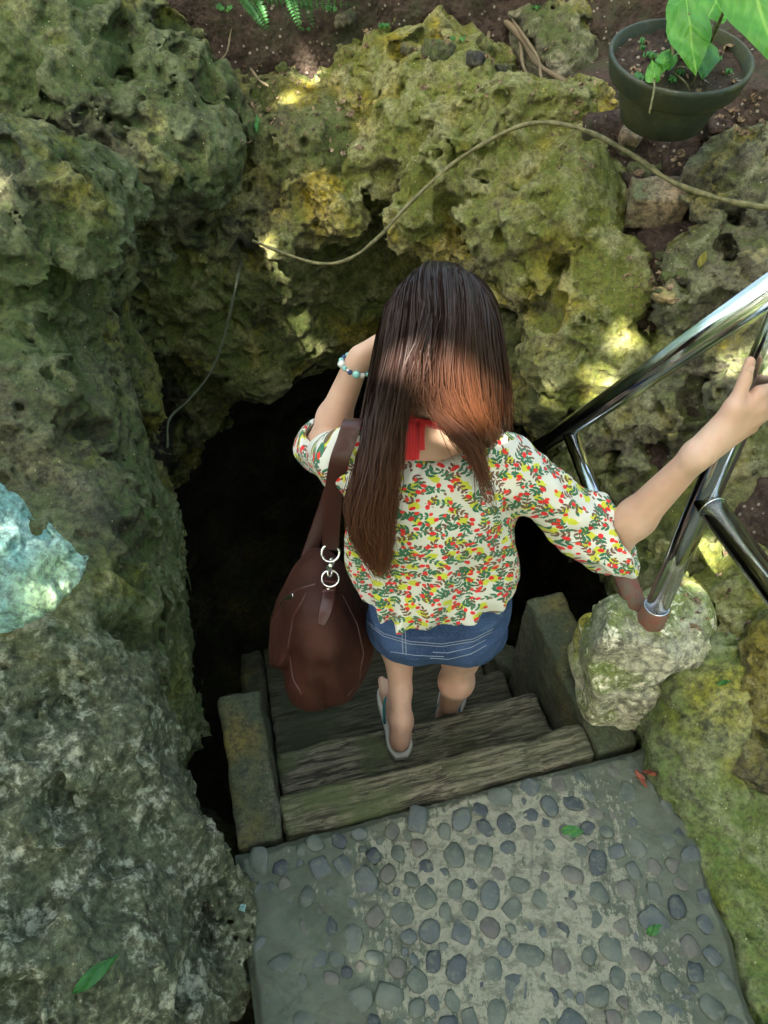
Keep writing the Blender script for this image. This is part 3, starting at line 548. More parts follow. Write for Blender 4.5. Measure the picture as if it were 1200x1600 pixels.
# ------------------------------------------------------------------ tubes
def tube_vf(pts, rad, seg=10, cap=True):
    pts = [Vector(p) for p in pts]; n = len(pts); V = []; F = []; rad = [rad]*n if np.isscalar(rad) else rad
    t = (pts[1]-pts[0]).normalized(); up = Vector((0, 0, 1)) if abs(t.z) < .9 else Vector((1, 0, 0)); a = t.cross(up).normalized()
    for i, p in enumerate(pts):
        t = (pts[min(i+1, n-1)]-pts[max(i-1, 0)]).normalized(); a = (a-t*a.dot(t)).normalized(); b = t.cross(a)
        for k in range(seg): w = 2*math.pi*k/seg; V.append(tuple(p+(a*math.cos(w)+b*math.sin(w))*rad[i]))
    for i in range(n-1):
        for k in range(seg): F.append((i*seg+k, i*seg+(k+1) % seg, (i+1)*seg+(k+1) % seg, (i+1)*seg+k))
    if cap: F.append(tuple(range(seg))[::-1]); F.append(tuple((n-1)*seg+k for k in range(seg)))
    return V, F
def smooth_path(pts, n=8):
    pts = [np.array(p, float) for p in pts]; P_ = [2*pts[0]-pts[1]]+pts+[2*pts[-1]-pts[-2]]; out = []
    for i in range(1, len(P_)-2):
        for k in range(n):
            t = k/n; a, b, c, d = P_[i-1:i+3]; out.append(.5*((2*b)+(-a+c)*t+(2*a-5*b+4*c-d)*t*t+(-a+3*b-3*c+d)*t**3))
    out.append(pts[-1]); return out
def tube(name, pts, rad, mat, parent=None, seg=12, origin=None):
    V, F = tube_vf(pts, rad, seg); return mk(name, V, F, mat, parent, origin)
# handrail
PX, PY = .63, 1.05; zb = FT[2]-.012
hr = tag(empty('handrail', (PX, PY, zb)), 'polished steel tube handrail with a post, descending rail and braces', 'handrail')
V, F = tube_vf([(PX, PY, zb+.05), (PX, PY, .7), (PX, PY, 1.0), (PX, PY, 1.29)], .0265, 32); mk('post', V, F, 'steel', hr)
topr = np.array((PX, PY, 1.262)); dirr = S(0, 1, 0); endr = topr+dirr*1.05+np.array((0, 0, -1.5))
q0 = topr-dirr*.0; V, F = tube_vf([topr+(0, 0, 0), (topr+endr)/2, endr], .0262, 32); mk('top_rail', V, F, 'steel', hr)
V, F = tube_vf([topr, topr-dirr*.5, topr-dirr*1.1], .0262, 32); mk('top_rail', V, F, 'steel', hr)
V, F = tube_vf([(PX, PY, .765), np.array((PX, PY, .765))-dirr*.55+(0, 0, -.0), np.array((PX, PY, .765))-dirr*1.1], .0262, 28); mk('mid_rail', V, F, 'steel', hr)
def on_rail(px, py):      # point of the descending rail nearest the view ray
    o = np.array((0, 0, CAMZ)); u = P(px, py, 1)-o; v = endr-topr; w = o-topr; a, b, c, d, e = u@u, u@v, v@v, u@w, v@w; t = (a*e-b*d)/(a*c-b*b); return topr+v*t
jr = on_rail(903, 692); ft2 = P(985, 925, 1.87)
V, F = tube_vf([jr, (jr*.4+ft2*.6), ft2], .0215, 24); mk('brace', V, F, 'steel', hr)
V, F = tube_vf([jr+(ft2-jr)*.90, ft2+(ft2-jr)*.15], .027, 20); mk('base_sleeve', V, F, 'rust', hr)
V, F = tube_vf([(PX, PY, zb-.02), (PX, PY, zb+.01), (PX, PY, zb+.055)], [.034, .032, .031], 24); mk('base_sleeve', V, F, 'rust', hr)
def torus(c, R, r, nrm, seg=28, m=10):
    c = np.array(c, float); nrm = Vector(nrm).normalized(); a = nrm.orthogonal().normalized(); b = nrm.cross(a); V = []; F = []
    for i in range(seg):
        w = 2*math.pi*i/seg; d = a*math.cos(w)+b*math.sin(w)
        for j in range(m): q = 2*math.pi*j/m; V.append(tuple(Vector(c)+d*(R+r*math.cos(q))+nrm*r*math.sin(q)))
    for i in range(seg):
        for j in range(m): F.append((i*m+j, ((i+1) % seg)*m+j, ((i+1) % seg)*m+(j+1) % m, i*m+(j+1) % m))
    return V, F
def joinvf(*vs):
    V = []; F = []
    for v, f_ in vs: n0 = len(V); V += [tuple(q) for q in v]; F += [tuple(n0+i for i in q) for q in f_]
    return V, F
mk('weld_bead', *torus((PX, PY, zb+.056), .0275, .0022, (0, 0, 1)), 'steel', hr)
mk('weld_bead', *torus(np.array((PX, PY, .765))-dirr*.03, .0268, .0018, dirr), 'steel', hr)
mk('weld_bead', *torus(jr+(ft2-jr)/np.linalg.norm(ft2-jr)*.028, .019, .0018, ft2-jr), 'steel', hr)
# far handrail post end hidden in the cave: second post standing on the stairs
V, F = tube_vf([endr+(0, 0, .03), endr+(0, 0, -.9)], .0262, 20); mk('post', V, F, 'steel', hr)

# ------------------------------------------------------------------ person
per = tag(empty('person', (.12, 1.06, -.42)), 'woman seen from behind in a leafy print blouse and denim shorts, walking down the stairs', 'person')
NECK = np.array((.082, 1.035, .93)); HEAD = np.array((.092, 1.085, 1.115))
SHR = np.array((.235, 1.015, .885)); ELR = np.array((.435, .962, .728)); WRR = np.array((.528, .952, .972))
SHL = np.array((-.068, 1.02, .895)); ELL = np.array((-.128, 1.19, .772)); WRL = np.array((-.050, 1.197, .985))
HL = np.array((.045, .985, .42)); HR = np.array((.195, .985, .40)); KL = np.array((.035, 1.235, .15)); KR = np.array((.205, 1.12, .075))
AL = np.array((.050, 1.035, -.118)); AR = np.array((.195, 1.175, -.345))
def body():
    f = Field((-.24, .82, -.50), (.74, 1.42, 1.30), .0048)
    C = f.cone
    f.ell(HEAD, (.072, .092, .108), k=.03); f.ell(HEAD+(0, .035, -.055), (.052, .062, .06), k=.03)
    f.ell(HEAD+(0, .125, -.02), (.011, .018, .02), k=.015)           # nose
    for s in (-1, 1):
        f.ell(HEAD+(s*.028, .088, .012), (.016, .012, .010), k=.01); f.ell(HEAD+(s*.074, .0, -.01), (.010, .018, .03), k=.008)
    f.ell(HEAD+(0, .10, -.058), (.022, .012, .008), k=.008); f.ell(HEAD+(0, .102, -.068), (.018, .012, .007), k=.006)
    C(NECK, HEAD+(0, -.01, -.05), .050, .048, k=.03); C(NECK+(0, 0, -.02), SHR-(0, 0, .012), .055, .038, k=.04); C(NECK+(0, 0, -.02), SHL, .055, .045, k=.05)
    f.ell((.085, 1.04, .80), (.135, .088, .16), k=.05); f.ell((.10, 1.02, .62), (.125, .085, .15), k=.05); f.ell((.12, 1.0, .48), (.14, .10, .11), k=.05)
    C(SHR-(0, 0, .012), ELR, .038, .034, k=.03); C(ELR, ELR*.68+WRR*.32, .033, .0345, k=.02); C(ELR*.68+WRR*.32, WRR, .0345, .0225, k=.02); f.ell(WRR+np.array((-.012, -.010, -.012)), .011, k=.012, m=.03)
    C(SHL, ELL, .043, .034, k=.03); C(ELL, ELL*.65+WRL*.35, .033, .033, k=.02); C(ELL*.65+WRL*.35, WRL, .033, .0225, k=.02)
    # legs
    for H_, K_, A_ in ((HL, KL, AL), (HR, KR, AR)):
        C(H_, K_, .074, .048, k=.04); b = np.array((0, -.018, 0)); m = K_*.72+A_*.28
        C(K_, m+b, .044, .045, k=.03); C(m+b, K_*.28+A_*.72, .045, .030, k=.03); C(K_*.28+A_*.72, A_, .029, .028, k=.02)
    def foot(A_, heel, toe, splay):
        C(A_, heel+(0, 0, .022), .030, .026, k=.02); t = toe-heel; side = np.cross(t/np.linalg.norm(t), (0, 0, 1))
        C(heel+t*.1+(0, 0, .026), heel+t*.62+(0, 0, .026), .027, .024, k=.025); C(A_+t*.15-(0, 0, .015), heel+t*.6+(0, 0, .03), .028, .02, k=.03)
        for j, (o_, l, r_) in enumerate(((-.026, 1., .012), (-.009, .97, .0085), (.006, .93, .008), (.019, .88, .008), (.030, .82, .0075))):
            s_ = side*o_*splay; C(heel+t*.60+s_*.8+(0, 0, .022), heel+t*.78+s_+(0, 0, .016), .014, r_+.003, k=.014); C(heel+t*.78+s_+(0, 0, .016), heel+t*l+s_*1.05+(0, 0, .011), r_+.001, r_, k=.004)
    foot(AL, LH, LT, 1); foot(AR, RH, RT, -1)
    # right hand closing on the post
    K = [np.array(v) for v in ((.612, .998, 1.066), (.617, .988, 1.046), (.618, .984, 1.025), (.614, .985, 1.005))]
    R_ = (.0098, .0102, .0096, .0085)
    C(WRR, WRR*.5+(K[0]+K[3])*.25, .0235, .022, k=.02)
    for j, k_ in enumerate(K):
        st_ = WRR*.8+k_*.2+np.array((0, 0, (.012, .004, -.004, -.012)[j])); C(st_, k_, .0165, .0118, k=.013, m=.03)
        z = k_[2]; pts_ = [k_, np.array((.657, 1.015, z+.004)), np.array((.671, 1.049, z-.001)), np.array((.652, 1.078, z-.006))]
        for a, b, ra, rb in zip(pts_[:-1], pts_[1:], (R_[j]*1.08, R_[j], R_[j]*.92), (R_[j], R_[j]*.93, R_[j]*.8)): C(a, b, ra, rb, k=.004, m=.02)
        f.ell(k_+(0, -.003, .001), .0118, k=.004, m=.02); C(WRR*.55+k_*.45+np.array((0, -.012, .006)), k_+(0, -.007, .001), .0045, .006, k=.010, m=.02)
    T0 = WRR+np.array((.022, .012, .022)); T1 = np.array((.570, .978, 1.050)); T2 = np.array((.585, 1.005, 1.083)); T3 = np.array((.592, 1.025, 1.108))
    C(T0, T1, .019, .0145, k=.018, m=.03); C(T1, T2, .0128, .0112, k=.006, m=.02); C(T2, T3, .0112, .009, k=.004, m=.02)
    C(T1, K[0]*.75+WRR*.25, .0105, .010, k=.018, m=.03)
    # left hand lifted beside the face
    D = np.array((.075, .035, .03)); D /= np.linalg.norm(D); sd2 = np.array((-.2, -.35, .75)); sd2 -= D*(sd2@D); sd2 /= np.linalg.norm(sd2)
    for j, (o_, l) in enumerate(((-.026, .070), (-.009, .078), (.009, .073), (.025, .058))):
        k_ = WRL+D*.082+sd2*o_; C(WRL+D*.01+sd2*o_*.5, k_, .017, .0115, k=.012, m=.03); a = k_+D*l*.5+np.array((.008, -.002, 0)); b = a+D*l*.25+np.array((.014, .012, 0)); e = b+np.array((.012, .012, .003))
        C(k_, a, .0095, .0088, k=.003, m=.02); C(a, b, .0088, .008, k=.003, m=.02); C(b, e, .008, .007, k=.003, m=.02)
    t1 = WRL+D*.045-sd2*.032+np.array((.01, .012, 0)); C(WRL+D*.01, t1, .016, .0125, k=.012, m=.03); C(t1, t1+D*.03+np.array((.012, .018, 0)), .0115, .0095, k=.004, m=.02)
    V, Q = f.mesh(); return V, Q
LH = np.array((.046, 1.000, -.198)); LT = np.array((.020, 1.215, -.206)); RH = np.array((.180, 1.135, -.425)); RT = np.array((.245, 1.345, -.425))
V, Q = body(); BODY = BVHTree.FromPolygons([tuple(v) for v in V.tolist()], Q.tolist()); bo = mk('body', V, Q, 'skin', per)
sm_ = bo.modifiers.new('smooth', 'SMOOTH'); sm_.factor = .5; sm_.iterations = 2
mk('thumb_nail', *(lambda c: joinvf(([tuple(c+np.array(q)) for q in ((-.006, -.0105, -.008), (.0045, -.0115, -.006), (.0055, -.0095, .007), (-.0005, -.0082, .010), (-.0055, -.0085, .007))], [(0, 1, 2, 3, 4)])))(np.array((.589, 1.018, 1.101))), 'nail', per)

def fold_uv(name, f, mat, uvf):
    V, Q = f.mesh(); BV_ = V[Q]; uv = uvf(V); U = uv[Q].reshape(-1, 2).copy().reshape(-1, 4, 2)
    j = U[:, :, 0].max(1)-U[:, :, 0].min(1) > .3      # wrap of the angle
    U[j] = np.where(U[j] < 0, U[j]+[[.15*2*math.pi, 0]]*1 if False else U[j], U[j]); U[j] = U[j][:, :1]
    o = mk(name, V, Q, mat, per, uvs=U.reshape(-1)); m = o.modifiers.new('smooth', 'SMOOTH'); m.factor = .5; m.iterations = 3; return o, V, Q
def blouse_field():
    f = Field((-.26, .84, .50), (.60, 1.34, 1.02), .0045); C = f.cone
    f.ell((.084, 1.03, .80), (.160, .112, .175), k=.06); C(SHL+(.03, 0, -.008), SHR+(-.03, 0, -.012), .052, .050, k=.05)
    f.ell((.098, 1.01, .665), (.158, .122, .16), k=.06); f.ell((.112, .985, .56), (.168, .128, .16), k=.06)
    f.ell((.08, .955, .80), (.11, .05, .12), k=.06)
    fd = (WRR-ELR)/np.linalg.norm(WRR-ELR); CR = ELR+(ELR-SHR)/np.linalg.norm(ELR-SHR)*.040+fd*.030;  CL = ELL+(ELL-SHL)*.02
    C(SHR+(0, 0, -.008), ELR, .053, .060, k=.055); C(ELR, CR+fd*.02, .060, .055, k=.03)
    C(SHL, ELL, .056, .051, k=.05); C(ELL, ELL*.80+WRL*.20, .050, .048, k=.03)
    def d(p):
        q = p.copy(); wob = .02*vn(p/.09, 3); body = sst(.30, .22, p[:, 0])*sst(-.12, -.06, p[:, 0])
        th = np.arctan2(p[:, 1]-1.03, p[:, 0]-.09); fold = vn(np.stack((th*3.2+wob*20, p[:, 2]*4.5, p[:, 2]*0), -1), 6); low = sst(.90, .58, p[:, 2])
        fold2 = vn(np.stack((th*6.5+wob*30, p[:, 2]*7, p[:, 2]*0+3), -1), 16); r = body*((.013+.022*low)*fold+(.006+.010*low)*fold2)+.005*vn(p/np.array((.03, .03, .09), np.float32), 8)+.006*body*np.abs(vn(p/np.array((.06, .06, .035), np.float32), 19))*low
        ax = (ELR-SHR)/np.linalg.norm(ELR-SHR); t = (p-SHR)@ax; rad = p-SHR-t[:, None]*ax; an = np.arctan2(rad[:, 2], rad[:, 1]); slv = sst(.24, .32, p[:, 0])
        r = r+slv*(.010*vn(np.stack((an*1.6, t*14+an*.8, t*0), -1), 12)+.007*vn(np.stack((an*3, t*34, t*0), -1), 14)+.005*vn(np.stack((an*4., t*5, t*0), -1), 15)*sst(.15, .3, t))
        ll = sst(-.04, -.09, p[:, 0]); r = r+ll*.006*vn(p/.045, 15)
        return r.astype(np.float32)
    f.disp(d, .05)
    f.plane((.1, .90, .600), (0, .10, -1.)); axr = (ELR-SHR)/np.linalg.norm(ELR-SHR)
    B_ = f.blk(f.lo, f.lo+np.array(f.n)*f.h); pr = B_[1]; ac = axr*.62+fd*.78; cut = (pr-CR.astype(np.float32))@ac.astype(np.float32)+.004*np.sin(pr[..., 2]*90); f.F = np.maximum(f.F, np.where(pr[..., 0] > .33, cut, -1))
    al = (WRL-ELL)/np.linalg.norm(WRL-ELL); cut = (pr-(ELL*.86+WRL*.14).astype(np.float32))@al.astype(np.float32); f.F = np.maximum(f.F, np.where(pr[..., 0] < -.07, np.where(pr[..., 1] > 1.10, cut, -1), -1))
    # hollow cuffs, hem and neck
    C(CR-axr*.05-fd*.01, CR+fd*.06, .046, .049, k=.004, sub=True, m=.01); C(ELL+(0, 0, .01), ELL*.6+WRL*.4, .041, .042, k=.004, sub=True, m=.01)
    f.ell((.112, .985, .56), (.158, .118, .06), k=.01, sub=True)
    f.ell(NECK+(.008, -.035, .085), (.088, .080, .078), k=.012, sub=True)
    V, Q = f.mesh()
    th = np.arctan2(V[:, 1]-1.03, V[:, 0]-.09); th = np.where(th > math.pi/2, th-2*math.pi, th)+math.pi/2      # seam at the front
    uv = np.stack((th*.155, V[:, 2]-np.hypot(V[:, 0]-.09, (V[:, 1]-1.03)*1.35)*1.15), -1)
    t = (V-SHR)@axr; rad = V-SHR-t[:, None]*axr; e1 = np.cross(axr, (0, 1, 0)); e1 /= np.linalg.norm(e1); e2 = np.cross(axr, e1); an = np.arctan2(rad@e1, rad@e2)
    an2 = np.where(an > math.pi/2, an-2*math.pi, an) if (np.array((0, -.6, .8))@e2) < 0 else an
    uvr = np.stack((t+1.3, an*.074), -1); al2 = (ELL-SHL)/np.linalg.norm(ELL-SHL); tl = (V-SHL)@al2; uvl = np.stack((tl+3.1, (V[:, 0]*.4+V[:, 2])*1.), -1)
    reg = np.zeros(len(V), int); reg[(V[:, 0] > .262) & (t > .02)] = 1; reg[(V[:, 0] < -.062)] = 2
    sx = sst(.0, -.10, V[:, 0])-sst(.17, .27, V[:, 0])*sst(.74, .70, V[:, 2])*0-sst(.19, .25, V[:, 0])*.5; uvp = np.stack((V[:, 0]-sx*(V[:, 1]-.95)*.9, V[:, 2]-.75*V[:, 1]), -1); uvp = np.stack((uvp[:, 0], V[:, 2]+.75*V[:, 1]), -1); uv = uvr = np.where((V[:, 1] > 1.10)[:, None], uvp+5., uvp); uvl = np.stack(((V-SHL)@((ELL-SHL)/np.linalg.norm(ELL-SHL)), (V[:, 0]-V[:, 2])*.85), -1)+2.; reg[:] = 0; reg[V[:, 0] < -.070] = 2
    fr = reg[Q]; mode = fr.max(1); allu = np.stack((uv, uvr, uvl)); U = allu[mode[:, None], Q]
    j = (U[:, :, 0].max(1)-U[:, :, 0].min(1) > .25) | (U[:, :, 1].max(1)-U[:, :, 1].min(1) > .2); U[j] = U[j][:, :1]
    o = mk('blouse', V, Q, 'blouse', per, uvs=U.reshape(-1)); m = o.modifiers.new('smooth', 'SMOOTH'); m.factor = .5; m.iterations = 3
    return BVHTree.FromPolygons([tuple(v) for v in V.tolist()], Q.tolist())
BLOUSE = blouse_field()
# red top under the blouse: strap round the neck and the knot panel going down
def on_body(px, py, lift):
    d = (Vector(P(px, py, 1.))-Vector((0, 0, CAMZ))).normalized(); r = BODY.ray_cast(Vector((0, 0, CAMZ)), d); return np.array(r[0])+np.array(r[1])*lift if r[0] is not None else P(px, py, 1.33)

def ribbon(name, pts_, w, th, mat, parent, side, n=8):
    path = smooth_path(pts_, n); V = []; F = []; N_ = len(path); sd0 = np.array(side, float)
    for i, p in enumerate(path):
        t = np.array(path[min(i+1, N_-1)])-np.array(path[max(i-1, 0)]); t /= np.linalg.norm(t); s_ = sd0-t*(sd0@t); s_ /= np.linalg.norm(s_); nn = np.cross(t, s_); ww = w/2 if np.isscalar(w) else np.interp(i/(N_-1), np.linspace(0, 1, len(w)), w)/2
        for a, b in ((-1, -1), (-.86, 1), (.86, 1), (1, -1)): V.append(tuple(p+s_*ww*a+nn*th/2*b))
    for i in range(N_-1):
        for k in range(4): F.append((i*4+k, i*4+(k+1) % 4, (i+1)*4+(k+1) % 4, (i+1)*4+k))
    F += [(3, 2, 1, 0), tuple(N_*4-4+k for k in range(4))]
    o = mk(name, V, F, mat, parent); b = o.modifiers.new('bevel', 'BEVEL'); b.width = .0008; b.segments = 2; b.limit_method = 'ANGLE'; return o
def toward(px, py, bv, lift, dflt):
    o = Vector((0, 0, CAMZ)); d = Vector(P(px, py, 1.))-o; r = bv.ray_cast(o, d.normalized())
    return (np.array(r[0])-np.array(d.normalized())*lift) if r[0] is not None else P(px, py, dflt)
ribbon('neck_strap', [on_body(612, 672, .002), on_body(628, 663, .004), on_body(645, 660, .005), on_body(665, 661, .005), on_body(685, 666, .005), on_body(705, 670, .005), on_body(725, 676, .004), on_body(742, 684, .002)], .026, .006, 'red', per, (0, -.5, .86))
ribbon('neck_knot', [on_body(653, 652, .006), on_body(650, 664, .013), on_body(648, 676, .012), on_body(645, 690, .010), on_body(642, 704, .008), on_body(641, 716, .004)], [.026, .030, .036, .038, .038, .036], .009, 'red', per, (1, 0, 0)); ribbon('neck_knot', [on_body(664, 654, .008), on_body(662, 668, .016), on_body(660, 684, .013), on_body(660, 702, .010)], [.010, .013, .012, .012], .007, 'red', per, (1, 0, 0))

# denim shorts
def shorts():
    f = Field((-.10, .80, .26), (.36, 1.28, .64), .0048); f.ell((.12, .99, .50), (.155, .118, .13), k=.05); f.ell((.068, .935, .475), (.078, .072, .072), k=.03); f.ell((.175, .935, .468), (.078, .072, .072), k=.03)
    f.cone(HL, HL+(KL-HL)*.30, .084, .080, k=.03); f.cone(HR, HR+(KR-HR)*.20, .084, .082, k=.03)
    f.disp(lambda p: (.004*vn(p/np.array((.12, .05, .02), np.float32), 2)+.003*vn(p/.04, 4)).astype(np.float32), .03)
    f.plane((0, 0, .60), (0, 0, 1)); 
    B_ = f.blk(f.lo, f.lo+np.array(f.n)*f.h)[1]; x, y, z = B_[..., 0], B_[..., 1], B_[..., 2]
    hem = .375+.016*np.cos((x-.12)*26)*0+.03*np.abs(x-.12)/.15+.05*(y-.9)*0
    f.F = np.maximum(f.F, (hem-z)*.9)
    f.cone(HL, HL+(KL-HL)*.6, .090, .075, k=.003, sub=True, m=.01) if False else None
    V, Q = f.mesh(); o = mk('shorts', V, Q, 'denim', per); m = o.modifiers.new('smooth', 'SMOOTH'); m.iterations = 2
    bv = BVHTree.FromPolygons([tuple(v) for v in V.tolist()], Q.tolist())
    def onto(pix, nm, rad=.0008):
        pp = []
        for a, b in zip(pix[:-1], pix[1:]):
            for t in np.linspace(0, 1, 9)[:-1]: pp.append((a[0]+(b[0]-a[0])*t, a[1]+(b[1]-a[1])*t))
        out = []
        for q in pp:
            d = Vector(P(q[0], q[1], 1.))-Vector((0, 0, CAMZ)); r = bv.ray_cast(Vector((0, 0, CAMZ)), d.normalized())
            if r[0] is not None: out.append(np.array(r[0]+r[1]*.0005))
        if len(out) > 3: V_, F_ = tube_vf(out, rad, 5); mk(nm, V_, F_, 'thread', o)
    onto([(572, 970), (600, 990), (640, 1002), (690, 1006), (740, 998), (775, 980)], 'stitching'); onto([(573, 974), (600, 994), (640, 1006), (690, 1010), (740, 1002), (774, 984)], 'stitching')
    onto([(628, 978), (630, 1028)], 'stitching'); onto([(633, 978), (635, 1030)], 'stitching')
    onto([(676, 1019), (700, 1020), (735, 1012), (762, 998)], 'stitching'); onto([(672, 1028), (700, 1030), (735, 1022), (764, 1006)], 'stitching'); onto([(610, 1018), (650, 1024), (700, 1026)], 'stitching', .0008)
    return bv
SHORTS = shorts()
# sandals
def sandal(heel, toe, tilt=0):
    t = toe-heel; L = np.linalg.norm(t); u = t/L; s_ = np.cross(u, (0, 0, 1)); s_ /= np.linalg.norm(s_); w = np.cross(s_, u); V = []; F = []; n = 14
    for i in range(n+1):
        a = i/n; x = -.032+a*(L+.042); hw = .039*(min(1, a*6+.25)**.5)*(min(1, (1-a)*5+.2)**.5)*(1+.25*sst(.35, .75, np.float64(a)))-.003
        for sx, zz in ((-1, 0), (1, 0), (1, -.022), (-1, -.022)): V.append(tuple(heel+u*x+s_*hw*sx*(1.04 if zz else 1)+w*zz))
    for i in range(n):
        for k in range(4): F.append((i*4+k, i*4+(k+1) % 4, (i+1)*4+(k+1) % 4, (i+1)*4+k))
    F += [(0, 3, 2, 1), (n*4, n*4+1, n*4+2, n*4+3)]
    o = mk('sandal', V, F, 'rubber', per); b = o.modifiers.new('bevel', 'BEVEL'); b.width = .003; b.segments = 2
    c = heel+u*L*.72
    for q in (-1, 1): tube('strap', smooth_path([c+w*.012, heel+u*L*.6+s_*q*.026+w*.045, heel+u*L*.40+s_*q*.036+w*.012, heel+u*L*.36+s_*q*.034-w*.004], 5), .0042, 'teal', o, 8)
sandal(LH, LT); sandal(RH, RT)
# bracelet
ad = (WRL-ELL)/np.linalg.norm(WRL-ELL); bc = WRL-ad*.012; br = tag(empty('bracelet', tuple(bc)), None); br.parent = per; br.location = bc-WL[per.name]; WL[br.name] = bc
V, F = torus(bc, .027, .0022, ad); mk('band', V, F, 'metal', br)
e1 = Vector(ad).orthogonal().normalized(); e2 = Vector(ad).cross(e1); NTc = {'bead_aqua': (.25, .55, .5), 'bead_navy': (.02, .05, .13), 'bead_white': (.7, .7, .65)}
for k_, v_ in NTc.items(): M[k_] = NT(k_).done(v_+(1,), .25)
bm = bmesh.new(); bmesh.ops.create_icosphere(bm, subdivisions=2, radius=.0052); bV = [np.array(v.co) for v in bm.verts]; bF = [tuple(v.index for v in f_.verts) for f_ in bm.faces]; bm.free()
for k in range(14):
    w = k*2*math.pi/14; c = bc+np.array(e1)*math.cos(w)*.0285+np.array(e2)*math.sin(w)*.0285; mk('bead', [v*(1.0 if k % 3 else 1.5)+c for v in bV], bF, ['bead_navy', 'bead_aqua', 'bead_white', 'bead_aqua'][k % 4], br)

# hair
f = Field(HEAD-(.13, .15, .20), HEAD+(.13, .14, .15), .006); f.ell(HEAD+(0, -.012, .006), (.082, .097, .109), k=.01); f.ell(HEAD+(0, -.02, -.06), (.072, .075, .07), k=.05)
f.plane(HEAD+(0, .05, 0), (0, .9, -.45)); f.plane(HEAD+(0, 0, -.075), (0, -.5, -.87)); V, Q = f.mesh(); mk('hair_base', V, Q, 'scalp', per)
HR3 = np.array((.090, .105, .117)); HC = HEAD+(0, -.012, .006)
def guide(pts_):
    w_ = [P(*q) for q in pts_][2:]; e = (w_[0]-HC)/HR3; L1 = np.linalg.norm(e); e /= L1; s0 = np.array((e[0]*.55, .55, .85)); s0 /= np.linalg.norm(s0); om = math.acos(np.clip(s0@e, -1, 1)); pre = []
    for t in np.linspace(0, 1, 7)[:-1]: pre.append(HC+HR3*(math.sin((1-t)*om)*s0+math.sin(t*om)*e)/math.sin(om)*(1+(L1-1)*t))
    return np.array(smooth_path(pre+w_, 6))
def resamp(g, n=18):
    d = np.r_[0, np.cumsum(np.linalg.norm(np.diff(g, axis=0), axis=1))]; t = np.linspace(0, d[-1], n); return np.stack([np.interp(t, d, g[:, i]) for i in range(3)], -1)
GL = [[(690, 424, 1.19), (625, 446, 1.23), (596, 500, 1.27), (582, 580, 1.32), (568, 660, 1.36), (556, 740, 1.34), (550, 810, 1.37), (572, 865, 1.40), (590, 890, 1.42)],
      [(690, 423, 1.19), (640, 440, 1.20), (608, 500, 1.21), (594, 580, 1.25), (582, 660, 1.29), (572, 740, 1.28), (560, 820, 1.32), (584, 870, 1.36), (600, 898, 1.39)],
      [(690, 422, 1.19), (655, 438, 1.17), (630, 500, 1.16), (614, 580, 1.19), (600, 660, 1.23), (588, 740, 1.25), (580, 820, 1.29), (592, 860, 1.33), (603, 890, 1.37)],
      [(690, 421, 1.19), (672, 440, 1.15), (655, 500, 1.13), (641, 580, 1.14), (632, 650, 1.19), (622, 720, 1.235), (613, 790, 1.275), (608, 830, 1.31), (600, 870, 1.35)]]
GR = [[(690, 421, 1.19), (685, 445, 1.15), (676, 500, 1.125), (656, 570, 1.145), (664, 615, 1.18), (690, 652, 1.205), (720, 678, 1.22), (742, 715, 1.24), (756, 755, 1.27)],
      [(690, 421, 1.19), (702, 445, 1.15), (704, 500, 1.125), (698, 570, 1.15), (704, 625, 1.19), (724, 655, 1.22), (738, 680, 1.26), (745, 690, 1.32), (748, 700, 1.40)],
      [(690, 421, 1.19), (716, 446, 1.16), (732, 500, 1.14), (734, 575, 1.17), (742, 630, 1.21), (752, 665, 1.25), (757, 690, 1.30), (757, 700, 1.36), (757, 705, 1.42)],
      [(690, 422, 1.19), (730, 448, 1.18), (756, 500, 1.18), (764, 575, 1.21), (768, 630, 1.25), (770, 665, 1.29), (770, 685, 1.35), (770, 690, 1.41), (770, 694, 1.47)],
      [(690, 423, 1.19), (742, 452, 1.22), (774, 505, 1.26), (784, 575, 1.29), (788, 625, 1.32), (786, 660, 1.36), (784, 672, 1.42), (782, 674, 1.48), (780, 676, 1.54)],
      [(692, 424, 1.20), (746, 458, 1.29), (780, 510, 1.34), (790, 575, 1.38), (792, 620, 1.41), (790, 650, 1.45), (788, 660, 1.50), (786, 664, 1.55), (784, 666, 1.60)]]
